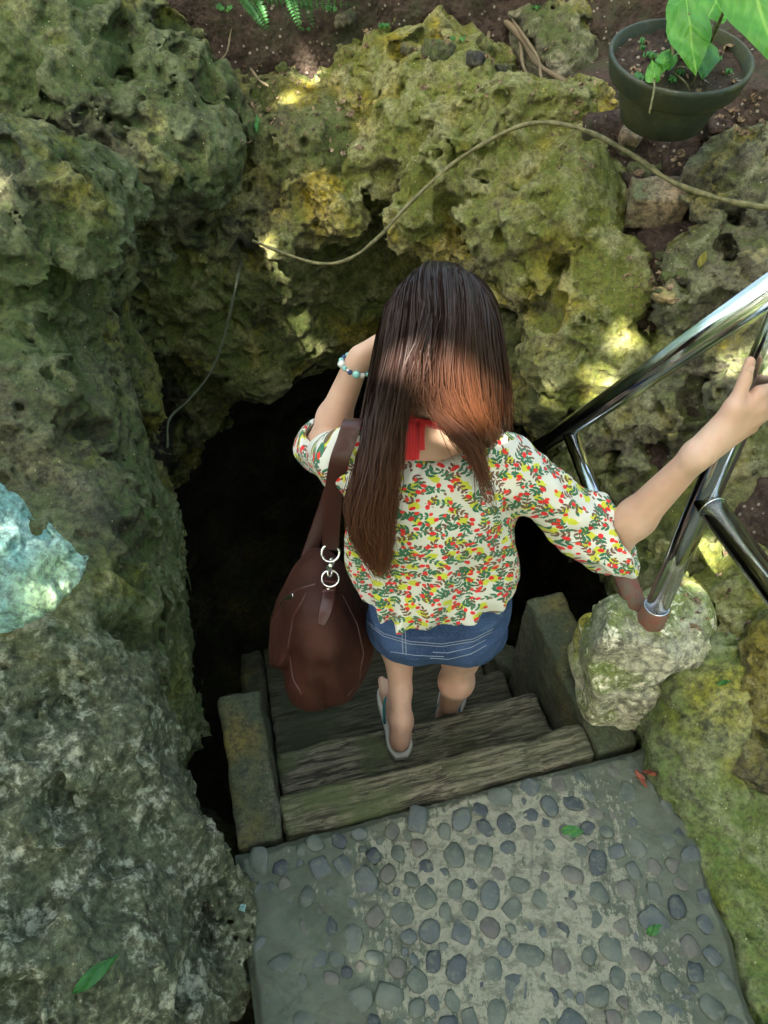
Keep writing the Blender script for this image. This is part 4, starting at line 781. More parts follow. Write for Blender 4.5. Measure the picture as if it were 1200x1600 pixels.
def strands(sets, N, seed):
    r = np.random.RandomState(seed); n = 16; VV = []; al = []; rn = []
    for G, share, wid in sets:
        G = np.stack([resamp(guide(g), n) for g in G]); k = int(N*share); u = r.rand(k)*(len(G)-1); i = np.minimum(u.astype(int), len(G)-2); w = (u-i)[:, None, None]
        p = G[i]*(1-w)+G[i+1]*w; t = np.linspace(0, 1, n)[None, :, None]
        view = p-np.array((0, 0, CAMZ)); view /= np.linalg.norm(view, axis=2, keepdims=True); dep = r.rand(k)[:, None, None]**1.3
        p = p+view*dep*wid*np.minimum(1, t*3+.15)
        cl = r.randint(0, max(2, k//45), k); cc = r.randn(cl.max()+1, 2, 3); cph = r.rand(cl.max()+1)*6
        p = p+.0045*np.sin(t*9+cph[cl][:, None, None])*cc[cl][:, 0][:, None, :]*t**.7+.0035*cc[cl][:, 1][:, None, :]*t
        p = p+(r.randn(k, 1, 3)*.0026)*t**.5+.0012*np.sin(t*r.uniform(6, 16, (k, 1, 1))+r.rand(k, 1, 1)*6)*r.randn(k, 1, 3)*t
        wv_ = (G[0, -1, 0] < .01) if False else 1; p = p+.012*t**2.2*np.sin(t*17+cph[cl][:, None, None])*np.array((1, .3, .2)); fly = (r.rand(k) < .10)[:, None, None]; p = p+fly*t**1.5*r.randn(k, 1, 3)*.009
        cut = (.55+.47*r.rand(k)**.5)[:, None, None]; tt = t*cut*(n-1); a = np.minimum(tt.astype(int), n-2)[..., 0]; fr = tt[..., 0]-a; p = np.take_along_axis(p, a[..., None].repeat(3, 2), 1)*(1-fr[..., None])+np.take_along_axis(p, (a+1)[..., None].repeat(3, 2), 1)*fr[..., None]
        sf = (.62+.5*sst(.03, .16, p[:, n//2, 0]))[:, None]; VV.append(p); L = np.linspace(0, 1, n)[None]*cut[..., 0]*G.shape[0]**0; ln = np.linalg.norm(np.diff(G.mean(0), axis=0), axis=1).sum()/.62; al.append(L*ln*sf); rn.append(r.rand(k)*.6+.4*(cl*.6180339 % 1))
    p = np.concatenate(VV); al = np.concatenate(al); rn = np.concatenate(rn); k = len(p)
    t = np.gradient(p, axis=1); t /= np.linalg.norm(t, axis=2, keepdims=True)+1e-9; v = np.cross(t, (0, -.7, .7)); v /= np.linalg.norm(v, axis=2, keepdims=True)+1e-9; b = np.cross(t, v)
    rad = (.0010*(1-.85*np.linspace(0, 1, n)**3))[None, :, None]; tw = (r.rand(k, 1, 1)-.5)*2.2+1.57; w_ = v*np.sin(tw)+b*np.cos(tw); V = np.stack((p-rad*w_, p+rad*w_), 2)
    V = V.reshape(-1, 3); b0 = (np.arange(k)*n*2)[:, None]+(np.arange(n-1)*2)[None, :]; Q = np.stack((b0, b0+1, b0+3, b0+2), -1).reshape(-1, 4)
    o = mk('hair', V, Q, 'hair', per); 
    for nm, a in (('along', al[:, :, None].repeat(2, 2)), ('rnd', np.broadcast_to(rn[:, None, None], (k, n, 2)))): at = o.data.attributes.new(nm, 'FLOAT', 'POINT'); at.data.foreach_set('value', np.ascontiguousarray(a, np.float32).ravel())
GC = [GL[3][:1]+[(672, 440, 1.15), (658, 500, 1.125), (649, 560, 1.132), (645, 600, 1.155), (636, 660, 1.20)], [(690, 421, 1.19), (680, 440, 1.15), (668, 500, 1.122), (657, 560, 1.132), (658, 600, 1.155), (668, 632, 1.19)]]
GC2 = [GC[1], GR[0][:5]+[(672, 632, 1.2)]]
LOCK = [GR[0], GR[0][:6]+[(716, 676, 1.215), (750, 712, 1.235), (770, 810, 1.29)]]
strands([(GL, .37, .035), (GR[2:], .35, .04), (GR[:3], .12, .02), (LOCK, .04, .008), (GC, .06, .008), (GC2, .06, .008)], 14000, 4)

# ------------------------------------------------------------------ shoulder bag
BC = P(503, 1000, 1.74); bag = tag(empty('shoulder_bag', tuple(BC-(0, 0, .17))), 'dark brown slouchy leather shoulder bag hanging at the left hip', 'bag')
def bagf():
    f = Field(BC-(.19, .25, .25), BC+(.19, .30, .30), .006); f.ell(BC+(0, .03, -.03), (.118, .17, .135), k=.04); f.ell(BC+(.002, .03, .06), (.072, .14, .125), k=.06); f.ell(BC+(-.015, .06, .085), (.040, .12, .06), k=.05)
    f.cone(BC+(.018, -.07, .10), BC+(.018, -.03, .15), .035, .022, k=.05)
    def d(p):
        q = p-BC.astype(np.float32); an = np.arctan2(q[:, 0]-.01, .24-q[:, 2]); cr = np.abs(q[:, 0]-(.008-.10*np.clip(q[:, 2]+.02, -.2, .2)*.25))
        return (.012*np.exp(-(cr/.006)**2)*sst(.06, .0, q[:, 2])*sst(-.12, -.05, q[:, 2])*sst(.02, -.05, q[:, 1])+.015*vn(np.stack((an*10, q[:, 1]*5, q[:, 2]*2), -1), 3)*sst(.15, 0, q[:, 2])+.003*vn(p/.03, 5)).astype(np.float32)
    f.disp(d, .06); V, Q = f.mesh(); o = mk('bag_body', V, Q, 'leather', bag); m = o.modifiers.new('smooth', 'SMOOTH'); m.iterations = 3
    return BVHTree.FromPolygons([tuple(v) for v in V.tolist()], Q.tolist())
BAG = bagf()
Rg = P(516, 862, 1.52)
ribbon('strap', [Rg+(0, .01, -.004), toward(518, 820, BLOUSE, .006, 1.46), toward(521, 775, BLOUSE, .008, 1.40), toward(529, 725, BLOUSE, .008, 1.36), toward(541, 690, BLOUSE, .008, 1.33), toward(552, 668, BLOUSE, .012, 1.34)+(0, .01, .006), P(560, 664, 1.46), P(545, 700, 1.60), P(520, 760, 1.75), P(485, 860, 1.82), P(466, 915, 1.79), P(462, 945, 1.76)], .034, .005, 'strapm', bag, (1, -.1, 0))
mk('strap_ring', *torus(Rg+(0, 0, -.004), .0175, .0026, (.1, -.75, .6)), 'metal', bag)
hk0 = P(517, 872, 1.535); hk1 = P(515, 893, 1.555)
V, F = joinvf(tube_vf(smooth_path([hk0, hk0*.6+hk1*.4+(.004, 0, 0), hk0*.3+hk1*.7-(.003, 0, 0), hk1], 4), [.004, .005, .0065, .006, .004, .0055, .006, .0058, .0062, .006, .005, .004, .003], 8), torus(hk1+(0, 0, -.004), .0085, .0022, (.9, -.3, .3), 16, 6)); mk('clasp', V, F, 'metal', bag)
Rg2 = P(516, 904, 1.575); mk('bag_ring', *torus(Rg2, .0175, .0022, (.05, -.8, .55)), 'metal', bag)
tp = [P(516, 908, 1.58)]+[toward(a, b, BAG, .006, 1.62) for a, b in ((514, 922), (512, 938), (508, 956), (502, 976))]
ribbon('tab', tp, [.027, .028, .030, .028, .018], .004, 'strapm', bag, (1, 0, 0))
rv = toward(513, 918, BAG, .010, 1.6); bm = bmesh.new(); bmesh.ops.create_uvsphere(bm, u_segments=16, v_segments=8, radius=.0065); mk('rivet', [np.array(v.co)*(1, 1, .7)+rv for v in bm.verts], [tuple(v.index for v in q.verts) for q in bm.faces], 'metal', bag); bm.free()
za = toward(440, 945, BAG, .004, 1.7); zb2 = toward(458, 930, BAG, .004, 1.7); ribbon('zip_pull', [za, (za+zb2)/2+(0, 0, .003), zb2], [.007, .012, .008], .003, 'metal', bag, (.5, -.5, .7))
zp = [toward(a, b, BAG, .001, 1.7) for a, b in ((425, 965), (432, 950), (448, 932), (470, 920), (495, 912))]; tube('piping', smooth_path(zp, 5), .0028, 'strapm', bag, 8)
for pix in (((480, 925), (458, 965), (450, 1010), (458, 1060), (478, 1098)), ((535, 930), (558, 975), (568, 1020), (560, 1065), (535, 1098))):
    pp = [toward(a+(c_-a)*t, b+(d_-b)*t, BAG, .0008, 1.75) for (a, b), (c_, d_) in zip(pix[:-1], pix[1:]) for t in (0, .33, .66)]; pp = [q for q in pp if np.linalg.norm(q-BC) < .25]; tube('seam', smooth_path(pp, 3), .0022, 'strapm', bag, 6)
BV.append(BODY); BV.pop()

# ------------------------------------------------------------------ plants and loose things
def vine(name, pix, rad, mat, label, cat, lift=.006, group=None, follow=False):
    pp = []
    for q in pix:
        if True: h_, _ = hit(q[0], q[1], lift); e_ = P(q[0], q[1], q[2] if len(q) > 2 else 2.3); pp.append(h_ if h_ is not None and (len(q) == 2 or (follow and np.linalg.norm(h_-e_) < .30)) else e_)
        else: pp.append(P(*q))
    d = [np.linalg.norm(p-(0, 0, CAMZ)) for p in pp]
    path = smooth_path(pp, 8); n = len(path); r_ = [rad*(.75+.45*abs(math.sin(i*.37)))*(1-.35*i/n) for i in range(n)]
    V, F = tube_vf(path, r_, 8); return tag(mk(name, V, F, mat, origin=tuple(path[0])), label, cat, group)
vine('vine', [(1215, 328, 1.80), (1130, 312, 1.84), (1050, 284, 1.9), (985, 240, 1.97), (920, 206, 2.03), (860, 192, 2.06), (810, 198, 2.08), (750, 228, 2.12), (700, 262, 2.17), (640, 318, 2.19), (590, 372, 2.21), (545, 405, 2.24), (500, 412, 2.27), (450, 398, 2.28), (395, 376, 2.28)], .0068, 'vine', 'thick pale woody vine arching across the mossy boulder below the pot', 'vine')
vine('vine', [(378, 405, 2.3), (368, 450, 2.28), (352, 520, 2.27), (330, 580, 2.27), (295, 625, 2.22), (265, 655, 2.12), (262, 700, 2.06), (280, 760, 2.05), (292, 820, 2.02), (300, 880, 2.0), (318, 960, 2.0)][:7], .0045, 'dvine', 'thin dark green vine hanging down the shaded rock left of the hole', 'vine', follow=True)
for pix, rad, lab in (([(690, 35, 2.5), (730, 18, 2.5), (780, 28, 2.46), (815, 60, 2.42), (840, 100, 2.4), (885, 130, 2.36), (915, 160, 2.33)], .011, 'thickest of the roots, crossing the top edge of the bank'),
        ([(735, -10, 2.55), (735, 40, 2.5), (745, 80, 2.46)], .012, 'stout mossy root hanging straight down above the boulder'), ([(775, -10, 2.5), (765, 40, 2.47), (762, 75, 2.45)], .007, 'slim root beside the stout mossy root'),
        ([(800, -10, 2.5), (812, 60, 2.44), (820, 110, 2.38), (850, 140, 2.36)], .006, 'thin root running down toward the pot under the thickest root'), ([(800, 30, 2.44), (840, 90, 2.36), (850, 130, 2.34), (905, 165, 2.3), (905, 182, 2.28)], .005, 'wiry reddish root ending left of the plant pot'),
        ([(375, 10, 2.5), (362, 45, 2.45), (355, 80, 2.4), (343, 95, 2.35)], .003, 'hair thin root below the fern at the top left boulder'), ([(392, 108, 2.42), (405, 125, 2.4), (420, 135, 2.38)], .0045, 'short curved twig lying on the dark soil below the fern')):
    vine('root', pix, rad, 'root', lab, 'root', group='roots hanging over the bank')

# pot
def lathe(prof, c, seg=48):
    V = []; F = []; n = len(prof)
    for i in range(seg):
        w = 2*math.pi*i/seg
        for r_, z in prof: V.append((c[0]+r_*math.cos(w), c[1]+r_*math.sin(w), c[2]+z))
    for i in range(seg):
        for j in range(n-1): a = i*n+j; b = ((i+1) % seg)*n+j; F.append((a, b, b+1, a+1))
    return V, F

rimz = P(1064, 132, 1.84)[2]+.0; base = np.array((P(1062, 132, 1.86)[0], P(1064, 132, 1.86)[1], rimz-.11))
def tiltp(vf):
    R_ = np.array(Matrix.Rotation(math.radians(11), 3, 'X')); return [tuple(R_@(np.array(v)-base)+base) for v in vf[0]], vf[1]
base = base+(-.014, .03, .012)
def sq(pr): return [(a*.965, b*.80) for a, b in pr]
pot = tag(empty('plant_pot', tuple(base)), 'round dark green plastic plant pot with a thick rim on the bank', 'pot')
mk('pot_body', *tiltp(lathe(sq([(0.001, 0), (.098, 0), (.106, .004), (.122, .06), (.142, .132), (.142, .15)]), base)), 'pot', pot)
mk('rim', *tiltp(lathe(sq([(.143, .125), (.158, .128), (.163, .135), (.174, .185), (.175, .197), (.170, .202), (.165, .199), (.158, .16), (.145, .14), (.140, .125)]), base)), 'pot', pot)
V, F = lathe(sq([(.001, .178), (.02, .177), (.04, .177), (.06, .175), (.08, .173), (.10, .171), (.12, .169), (.14, .167), (.159, .165)]), base, 56)
V = [(x, y, z+.010*float(vn(np.array([[x*30, y*30, 1.]], np.float32))[0])+.006*random.random()) for x, y, z in V]; V, F = tiltp((V, F)); mk('potting_soil', V, F, 'soil', pot)
BV.append(BVHTree.FromPolygons(V, F))
def _x(): pass
def leaf_vf(origin, tipdir, nrm, L, W, heart=False, curl=.12, n=12, m=4, fold=.15):
    t = Vector(tipdir).normalized(); nn = Vector(nrm); nn = (nn-t*nn.dot(t)).normalized(); s = t.cross(nn); V = []; F = []; U = []
    for i in range(n+1):
        a = i/n
        if heart: w = W*(math.sin(math.pi*min(1, a*1.0)**.55))**.9*(1-a**3*.25) if 0 < a < 1 else 0
        else: w = W*math.sin(math.pi*a**.8)
        for j in range(-m, m+1):
            b = j/m; x = w*b; y = a*L
            if heart: y = y-(abs(b)**1.5)*L*.22*max(0, 1-a*2.2)*1.2
            z = -curl*L*(a*a)-fold*abs(x)*0-abs(x)**2/W*fold*2+abs(b)*fold*W*.6+.006*math.sin(9*a+3*b)
            V.append(tuple(Vector(origin)+s*x+t*y+nn*z)); U.append((x/W*.5, a))
    k = 2*m+1
    for i in range(n):
        for j in range(2*m): F.append((i*k+j, i*k+j+1, (i+1)*k+j+1, (i+1)*k+j))
    return V, F, [U[q] for f_ in F for q in f_]
def leaf(name, *a, mat='leaf', parent=None, **k):
    V, F, U = leaf_vf(*a, **k); return mk(name, V, F, mat, parent, uvs=U, origin=None if parent is not None else tuple(a[0]))
up = Vector((0, 0, 1)); toC = Vector((-.2, -.75, .65))
pc = np.array((base[0], base[1], base[2]+.15))
pl = tag(empty('potted_plant', tuple(pc)), 'heart leaved climbing plant growing in the plant pot', 'plant')
def ptip(px, py, d): return P(px, py, d)
def hl(bpx, tpx, W, nrm=toC, heart=True, curl=.1, mat='leaf', parent=pl, nm='leaf'):
    a, b = P(*bpx), P(*tpx); L = np.linalg.norm(b-a); return leaf(nm, a, b-a, nrm, L, W, mat=mat, parent=parent, heart=heart, curl=curl)
hl((1075, 22, 1.70), (1089, 112, 1.68), .047); hl((1165, -50, 1.55), (1222, 98, 1.48), .062, nrm=Vector((-.3, -.6, .7)))
hl((1080, 25, 1.80), (1060, -30, 1.84), .05); hl((1110, 20, 1.76), (1130, -20, 1.78), .04); hl((1105, 75, 1.78), (1100, 118, 1.74), .032, mat='herb')
hl((1042, 86, 1.76), (1026, 118, 1.74), .020); hl((1040, 98, 1.75), (1060, 82, 1.77), .018)
for a, b, c, r_ in (((1045, -15, 1.85), (1050, 50, 1.82), (1052, 95, 1.83), .004), ((1125, -10, 1.8), (1118, 40, 1.82), (1105, 90, 1.84), .0035), ((1082, 108, 1.72), (1060, 105, 1.76), (1050, 125, 1.8), .002), ((1088, 112, 1.69), (1085, 125, 1.72), (1078, 135, 1.76), .002), ((1150, -30, 1.52), (1130, 20, 1.68), (1105, 80, 1.84), .004), ((1076, 22, 1.7), (1100, 40, 1.75), (1102, 90, 1.84), .003), ((1055, 115, 1.78), (1070, 128, 1.76), (1078, 142, 1.77), .0022)):
    tube('stem', smooth_path([P(*a), P(*b), P(*c)], 5), r_, 'vine', pl, 6)
sd = tag(empty('weed', tuple(P(1022, 125, 1.75))), 'small pale seedling drooping over the front rim of the pot', 'plant')
hl((1022, 122, 1.73), (1019, 92, 1.74), .017, nrm=up, heart=True, mat='leaf', parent=sd)
tube('stem', smooth_path([P(1022, 122, 1.74), P(1022, 140, 1.69), P(1017, 165, 1.675), P(1014, 178, 1.68)], 5), .0025, 'vine', sd, 6)
for i, (px, py, sz) in enumerate(((994, 128, .012), (1003, 72, .008), (1006, 84, .007), (1048, 130, .008), (1132, 118, .008), (960, 100, .006), (1060, 120, .007), (1012, 92, .010))):
    h_, n_ = hit(px, py, .012)
    if h_ is None: continue
    w_ = tag(empty('seedling', tuple(h_)), ['round yellow green sprout at the front left inside of the pot', 'tiny blue green sprout by the back wall of the pot', 'tiny sprout just in front of the blue green sprout', 'small green sprout in front of the seedling roots', 'tiny green sprout near the right inside of the pot', 'tiniest sprout near the left inside of the pot', 'small sprout under the heart leaf in the pot', 'blue green sprout left of the heart leaf in the pot'][i], 'seedling', 'sprouts in the pot soil')
    for k in range(3):
        a = random.random()*6; leaf('leaf', h_, (math.cos(a), math.sin(a), .3), up, sz*1.9, sz*.8, mat='herb', parent=w_, n=5, m=2)

# ferns at the top
def fern(loc, fronds, label):
    fr = tag(empty('fern', tuple(loc)), label, 'fern')
    for pix, wd in fronds:
        path = smooth_path([P(*q) for q in pix], 9); n = len(path); vf = []; U = []
        V0, F0 = tube_vf(path, [.0016*(1-i/n*.7) for i in range(n)], 5); U += [(0.3, .5)]*sum(len(x) for x in F0)
        for i in range(1, n-1):
            t = (path[i+1]-path[i-1]); t /= np.linalg.norm(t); cdir = np.array((0, 0, CAMZ))-path[i]; cdir /= np.linalg.norm(cdir); s_ = np.cross(t, cdir); s_ /= np.linalg.norm(s_)
            w = wd*math.sin(math.pi*min(1, (i/n)*.9+.12))**.7
            for sg in (-1, 1):
                for h2 in (0,):
                    o_ = path[i]*(1-h2)+path[i+1]*h2; V, F, u_ = leaf_vf(o_, s_*sg+t*.35+(0, 0, random.uniform(-.1, .1)), cdir+np.array((0, 0, .3)), w*.95, w*.16, n=4, m=1, curl=.1); vf.append((V, F)); U += u_
        V, F = joinvf((V0, F0), *vf); mk('frond', V, F, 'fern', fr, uvs=U)
fern(P(440, -30, 2.3), [([(360, -25, 2.3), (395, 5, 2.27), (418, 46, 2.24)], .034), ([(430, -30, 2.3), (470, 0, 2.28), (550, 8, 2.3)], .026), ([(440, -35, 2.3), (455, 0, 2.27), (470, 48, 2.27)], .022), ([(460, -35, 2.32), (478, 0, 2.3), (490, 46, 2.28)], .018), ([(380, -30, 2.34), (430, -5, 2.32), (500, -12, 2.33)], .028), ([(500, -30, 2.35), (540, -15, 2.33), (590, 0, 2.34)], .02)], 'bright green fern hanging over the top edge above the soil')
def plantlet(px, py, n, sz, label, mat='herb', lift=.01):
    h_, n_ = hit(px, py, lift)
    if h_ is None: return
    w_ = tag(empty('ground_plant', tuple(h_)), label, 'plant', 'small weeds on the rocks')
    for k in range(n): a = k*2.4+random.random(); leaf('leaf', h_+np.array((math.cos(a), math.sin(a), 0))*sz*.4, (math.cos(a), math.sin(a), .35), Vector(n_)+up, sz*random.uniform(.7, 1.1), sz*.4, mat=mat, parent=w_, n=5, m=2)
plantlet(358, 12, 5, .03, 'dark round leaved plant left of the fern fronds'); plantlet(713, 68, 2, .022, 'single pale round leaf plant above the mossy boulder'); plantlet(478, 44, 3, .012, 'tiny weed under the middle of the fern'); plantlet(838, 10, 6, .012, 'tiny fine weed on the tan overhanging rock')
plantlet(600, 45, 7, .014, 'small feathery weed on the soil right of the fern'); plantlet(500, 120, 2, .016, 'tiny leaf sprout beside the sunlit stone'); plantlet(1108, 100, 4, .02, 'blue green weed behind the heart leaf'); plantlet(520, 15, 5, .02, 'leafy weed behind the right end of the fern')

def fallen(px, py, tx, ty, W, mat, label, lift=.006, name='fallen_leaf', curl=.05, cat='leaf'):
    a, n_ = hit(px, py, lift); b, _ = hit(tx, ty, lift+.004)
    if a is None or b is None: return
    L = np.linalg.norm(b-a); nn = np.array((0, -.35, .9)) if name else n_
    tag(leaf(name, a, b-a, nn, L, W, mat=mat, curl=curl, n=8, m=3), label, cat)
fallen(118, 1540, 178, 1500, .012, 'fern', 'fresh green leaf lying on the grey rock at the lower left', lift=.016)
fallen(990, 1205, 1008, 1232, .008, 'dry', 'dry red curled leaf lying on the corner of the pebble landing', lift=.01)
fallen(1028, 1204, 1000, 1210, .006, 'dry', 'dry red leaf sliver crossing the curled leaf on the landing', lift=.012)
fallen(875, 1302, 912, 1304, .014, 'herb', 'green leaf flat on the pebbles in the middle of the landing', lift=.012); fallen(1010, 1460, 1032, 1448, .010, 'herb', 'small green leaf on the right part of the landing', lift=.010)
fallen(402, 184, 400, 206, .011, 'herb', 'small green leaf on the soil left of the mossy boulder', lift=.01); fallen(1095, 418, 1100, 398, .010, 'yleaf', 'yellow leaf lying on the soil below the tan block', lift=.012)
fallen(1120, 1070, 1140, 1066, .006, 'herb', 'small green leaf on the moss below the footing', lift=.008)
def stone(px, py, r_, mat, label, name='stone', seed=1, sq=(1, 1, .7), lift=0., group='loose stones on the bank'):
    c, n_ = hit(px, py, lift)
    if c is None: return
    f = Field(c-r_*1.7, c+r_*1.7, r_/9); f.box(c, np.array(sq)*r_*.85, k=.01, rnd=r_*.25, R=np.array(Matrix.Rotation(seed*.7, 3, 'Z')@Matrix.Rotation(.25, 3, 'X')))
    f.disp(lambda p: (r_*.22*vn(p/(r_*.8), seed)+r_*.1*vn(p/(r_*.3), seed+1)).astype(np.float32), r_*.6); V, Q = f.mesh(); add_bvh(V, Q); return tag(mk(name, V, Q, mat), label, 'stone', group)
stone(985, 215, .035, 'brick', 'brown broken stone just left of the pot base', seed=2); stone(978, 235, .022, 'grey', 'grey chip below the brown broken stone by the pot', seed=3)
stone(1005, 265, .045, 'grey', 'grey green flat stone below the pot under the vine', seed=4, sq=(1.2, .8, .5)); stone(1040, 462, .030, 'ochre', 'flat ochre stone low on the soil strip above the handrail', seed=8, sq=(1.1, .8, .4))
stone(1032, 400, .014, 'pale', 'small bluish pebble highest on the soil strip', seed=5); stone(1030, 414, .012, 'pale', 'small pale stone under the bluish pebble', seed=6); stone(1042, 432, .020, 'grey', 'green grey stone on the left of the soil strip', seed=7)
stone(1065, 430, .022, 'grey', 'green grey wedge stone on the right of the soil strip', seed=9); stone(1028, 455, .010, 'pale', 'whitish chip beside the flat ochre stone', seed=10)
stone(640, 75, .030, 'pale', 'pale rounded stone above the top of the mossy boulder', seed=11); stone(682, 78, .045, 'pale', 'largest pale stone above the mossy boulder', seed=12); stone(745, 92, .030, 'pale', 'knobbly white stone between boulder and roots', seed=13); stone(785, 110, .035, 'grey', 'mossy stone right of the knobbly white stone', seed=14)
stone(540, 30, .035, 'pale', 'sunlit pale stone right of the fern tip', seed=15); stone(440, 105, .022, 'grey', 'grey stone on the dark soil under the fern', seed=16)
stone(1120, 200, .04, 'soil', 'dark earth clod right of the pot', seed=18); stone(985, 280, .03, 'soil', 'dark clod beside the tan block', seed=19)
def block():
    c, _ = hit(1018, 335, 0.); c = c+np.array((0, .005, .02)); f = Field(c-.13, c+.13, .006)
    c = c+np.array((0, -.005, .012)); f.box(c, (.078, .050, .055), k=.01, rnd=.003, R=np.array(Matrix.Rotation(-.05, 3, 'Z')@Matrix.Rotation(.30, 3, 'X')))
    def d(p): q = p-c.astype(np.float32); return (.002*vn(p/.02, 3)+.005*sst(-.01, -.04, q[:, 0])*(1+vn(p/.012, 4))+.002*vn(p/.01, 5)).astype(np.float32)
    f.disp(d, .04); V, Q = f.mesh(); add_bvh(V, Q); tag(mk('concrete_block', V, Q, 'brick'), 'broken tan block half buried under the vine', 'block')
block()
V, F = [], []
c, n_ = hit(378, 1420, .004)
if c is not None: tag(mk('paint_flake', [c+(-.007, -.004, 0), c+(.006, -.007, .001), c+(.008, .006, .002), c+(-.004, .008, 0), c+(-.007, -.004, -.002), c+(.006, -.007, -.002), c+(.008, .006, -.001), c+(-.004, .008, -.002)], [(0, 1, 2, 3), (7, 6, 5, 4), (0, 4, 5, 1), (1, 5, 6, 2), (2, 6, 7, 3), (3, 7, 4, 0)], 'turq', smooth=False), 'turquoise paint flake near the left edge of the landing', 'paint flake')

def litter():
    r = np.random.RandomState(14); V = []; F = []; U = []
    for (x0, x1, y0, y1, k) in ((975, 1065, 375, 520, 60), (860, 965, 120, 270, 40), (370, 580, 50, 240, 130), (1130, 1200, 150, 215, 30), (1000, 1060, 230, 300, 20), (980, 1150, 60, 160, 45), (650, 860, 60, 150, 40), (1060, 1190, 820, 1000, 25)):
        for _ in range(k):
            h_, n_ = hit(r.uniform(x0, x1), r.uniform(y0, y1), .003)
            if h_ is None or n_[2] < .2: continue
            a = r.rand()*6.28; L = r.uniform(.006, .022) if r.rand() < .8 else r.uniform(.02, .035); t = np.array((math.cos(a), math.sin(a), r.uniform(-.2, .3)))
            v, f_, u = leaf_vf(h_, t, n_, L, L*r.uniform(.12, .35), n=4, m=1, curl=r.uniform(-.3, .3)); b = len(V); V += v; F += [tuple(b+i for i in q) for q in f_]; U += u
    o = mk('leaf_litter', V, F, 'litter', uvs=U); o['kind'] = 'stuff'
n = NT('litter'); q = n.noise(90, 2, .6); M['litter'] = n.done(n.mix(n.mapr(q, .35, .65), (.10, .06, .035, 1), (.30, .22, .12, 1)), .85)
litter()
# ------------------------------------------------------------------ ground around, tree with a crown that shades the place
def ground():
    n = 61; xs = np.sign(np.linspace(-1, 1, n))*np.abs(np.linspace(-1, 1, n))**3*60; V = []; F = []
    for x in xs:
        for y in xs: 
            X = x+.1; Y = y+1.; r_ = math.hypot(X, Y-1); s_ = float(sst(-.3, 3.0, np.float64(Y-.35*X*0))); z = -.12+1.42*s_+.15*math.sin(X*.7)*math.sin(Y*.6)*float(sst(2, 6, np.float64(r_))); 
            if X < -1.0: z = max(z, min(.9, (-X-1.0)*1.5))
            V.append((X, Y, z))
    for i in range(n-1):
        for j in range(n-1):
            q = (i*n+j, (i+1)*n+j, (i+1)*n+j+1, i*n+j+1); c = np.mean([V[k] for k in q], 0)
            if -1.45 < c[0] < 1.6 and -.4 < c[1] < 3.3: continue
            F.append(q)
    tag(mk('ground', V, F, 'mossy'), kind='structure')
ground()
DAP = [((483, 112, 2.5), .03), ((452, 158, 2.48), .025), ((285, 220, 2.25), .008), ((345, 300, 2.35), .008), ((400, 380, 2.38), .022), ((395, 450, 2.4), .02), ((430, 478, 2.43), .010), ((325, 100, 2.3), .008),
    ((540, 35, 2.7), .05), ((10, 320, 1.8), .025), ((640, 570, 1.14), .014), ((662, 610, 1.15), .018), ((700, 565, 1.135), .012), ((712, 625, 1.17), .014), ((748, 590, 1.17), .006), ((755, 725, 1.27), .008), ((930, 600, 2.15), .025), ((850, 620, 2.25), .014), ((975, 540, 2.15), .02), ((1154, 576, 1.27), .004), ((560, 1500, 1.62), .012), ((1180, 830, 1.3), .05), ((30, 30, 2.3), .02), ((665, 880, 1.4), .004), ((1160, 560, 1.98), .03), ((0, 800, 1.15), .05), ((60, 900, 1.2), .03)]
tree = tag(empty('tree', (-3.2, -2.6, -.12)), 'leafy tree overhead whose crown shades the stair hole', 'tree')
CC = np.array((0, 1.2, .6))+np.array(SUNDIR)*6.2
tr = [(-3.2, -2.6, -.2), (-3.1, -2.5, 2.0), (-2.8, -2.2, 4.0), (-2.3, -1.7, 5.4), tuple(CC+(0, 0, -.1))]
V, F = tube_vf(smooth_path(tr, 6), [.22-.0075*i for i in range(25)], 10); mk('trunk', V, F, 'root', tree)
for k in range(7):
    a = k*.9; e = CC+np.array((math.cos(a)*2.1, math.sin(a)*2.1, random.uniform(-.3, .4))); V, F = tube_vf(smooth_path([tr[3] if k % 2 else tr[4], (np.array(tr[4])+e)/2+(0, 0, .2), tuple(e)], 5), [.05-.004*i for i in range(11)], 6); mk('limb', V, F, 'root', tree)
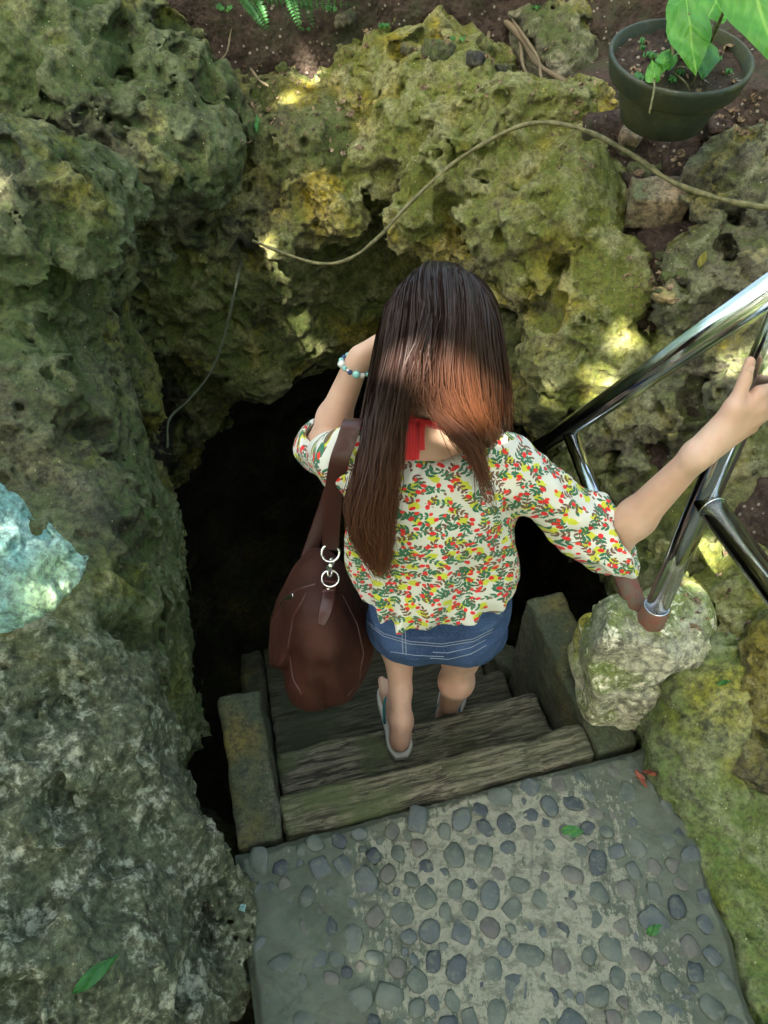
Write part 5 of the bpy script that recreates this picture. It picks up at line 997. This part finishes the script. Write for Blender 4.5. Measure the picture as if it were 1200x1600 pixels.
def crown():
    r = np.random.RandomState(2); N = 30000; sd_ = np.array(SUNDIR); a = np.cross(sd_, (0, 0, 1)); a /= np.linalg.norm(a); b = np.cross(sd_, a)
    R = 2.5*np.sqrt(r.rand(N)); th = r.rand(N)*6.283; c = CC+a*(R*np.cos(th))[:, None]+b*(R*np.sin(th))[:, None]+sd_*(r.randn(N)*.28)[:, None]
    keep = np.ones(N, bool); rel = c-CC; pa, pb = rel@a, rel@b
    for (q, rad) in DAP:
        w = P(*q)-CC; keep &= ((pa-w@a)**2+(pb-w@b)**2) > (rad+.05)**2
    c = c[keep]; n = len(c); L = .07+.05*r.rand(n); d = r.randn(n, 3); d -= .4*(d@sd_)[:, None]*sd_; d /= np.linalg.norm(d, axis=1)[:, None]; s_ = np.cross(d, r.randn(n, 3)); s_ /= np.linalg.norm(s_, axis=1)[:, None]
    s2 = np.cross(d, sd_); s2 /= np.linalg.norm(s2, axis=1)[:, None]; s_ = s_*.5+s2; s_ /= np.linalg.norm(s_, axis=1)[:, None]; d *= L[:, None]; s_ *= (L*.5)[:, None]
    # keep leaves clear of the gaps: their own reach counts too
    V = np.stack((c-d, c-s_, c+d, c+s_), 1).reshape(-1, 3); rel = V-CC; va, vb = rel@a, rel@b; bad = np.zeros(len(V), bool)
    for (q, rad) in DAP: w = P(*q)-CC; bad |= ((va-w@a)**2+(vb-w@b)**2) < rad**2
    ok = ~bad.reshape(-1, 4).any(1); V = V.reshape(-1, 4, 3)[ok].reshape(-1, 3); Q = np.arange(len(V)).reshape(-1, 4)
    o = mk('crown', V, Q, 'canopy', tree, smooth=False); o['kind'] = 'stuff'
crown()

def leaf_screen():  # leaves added out of view to darken steel reflections and tint ambient light
    r = np.random.RandomState(8); N = 26000; th = r.rand(N)*6.283; cl = vn(np.stack((np.cos(th)*2, np.sin(th)*2, th*0), -1).astype(np.float32), 2)
    R = 5.5+2.5*r.rand(N); z = (4.6+1.8*cl)*r.rand(N)**.8; c = np.stack((R*np.cos(th), 1.2+R*np.sin(th), z+.2), -1)
    sd_ = np.array(SUNDIR); rel = c-np.array((0, 1.2, .6)); dist = np.linalg.norm(rel-np.outer(rel@sd_, sd_), axis=1); c = c[dist > 0]; n = len(c)
    M2 = 9000; rr = 7.5*np.sqrt(r.rand(M2)); t2 = r.rand(M2)*6.283; c2 = np.stack((rr*np.cos(t2), 1.2+rr*np.sin(t2), 5.8+.8*r.rand(M2)), -1); ok = vn((c2/1.1).astype(np.float32), 5) > -.25
    for q, rad in DAP+[((600, 800, 1.6), 0.)]: w_ = c2-P(*q); ok &= np.linalg.norm(w_-np.outer(w_@sd_, sd_), axis=1) > rad+.26
    c = np.concatenate((c, c2[ok])); n = len(c)
    d = r.randn(n, 3); d /= np.linalg.norm(d, axis=1)[:, None]; s_ = np.cross(d, r.randn(n, 3)); s_ /= np.linalg.norm(s_, axis=1)[:, None]; L = .10+.12*r.rand(n); d *= L[:, None]; s_ *= (L*.5)[:, None]
    V = np.stack((c-d, c-s_, c+d, c+s_), 1).reshape(-1, 3); Q = np.arange(len(V)).reshape(-1, 4); o = mk('unseen_leaf_screen', V, Q, 'canopy', smooth=False, origin=(0, 1.2, 0)); o['kind'] = 'stuff'
leaf_screen()
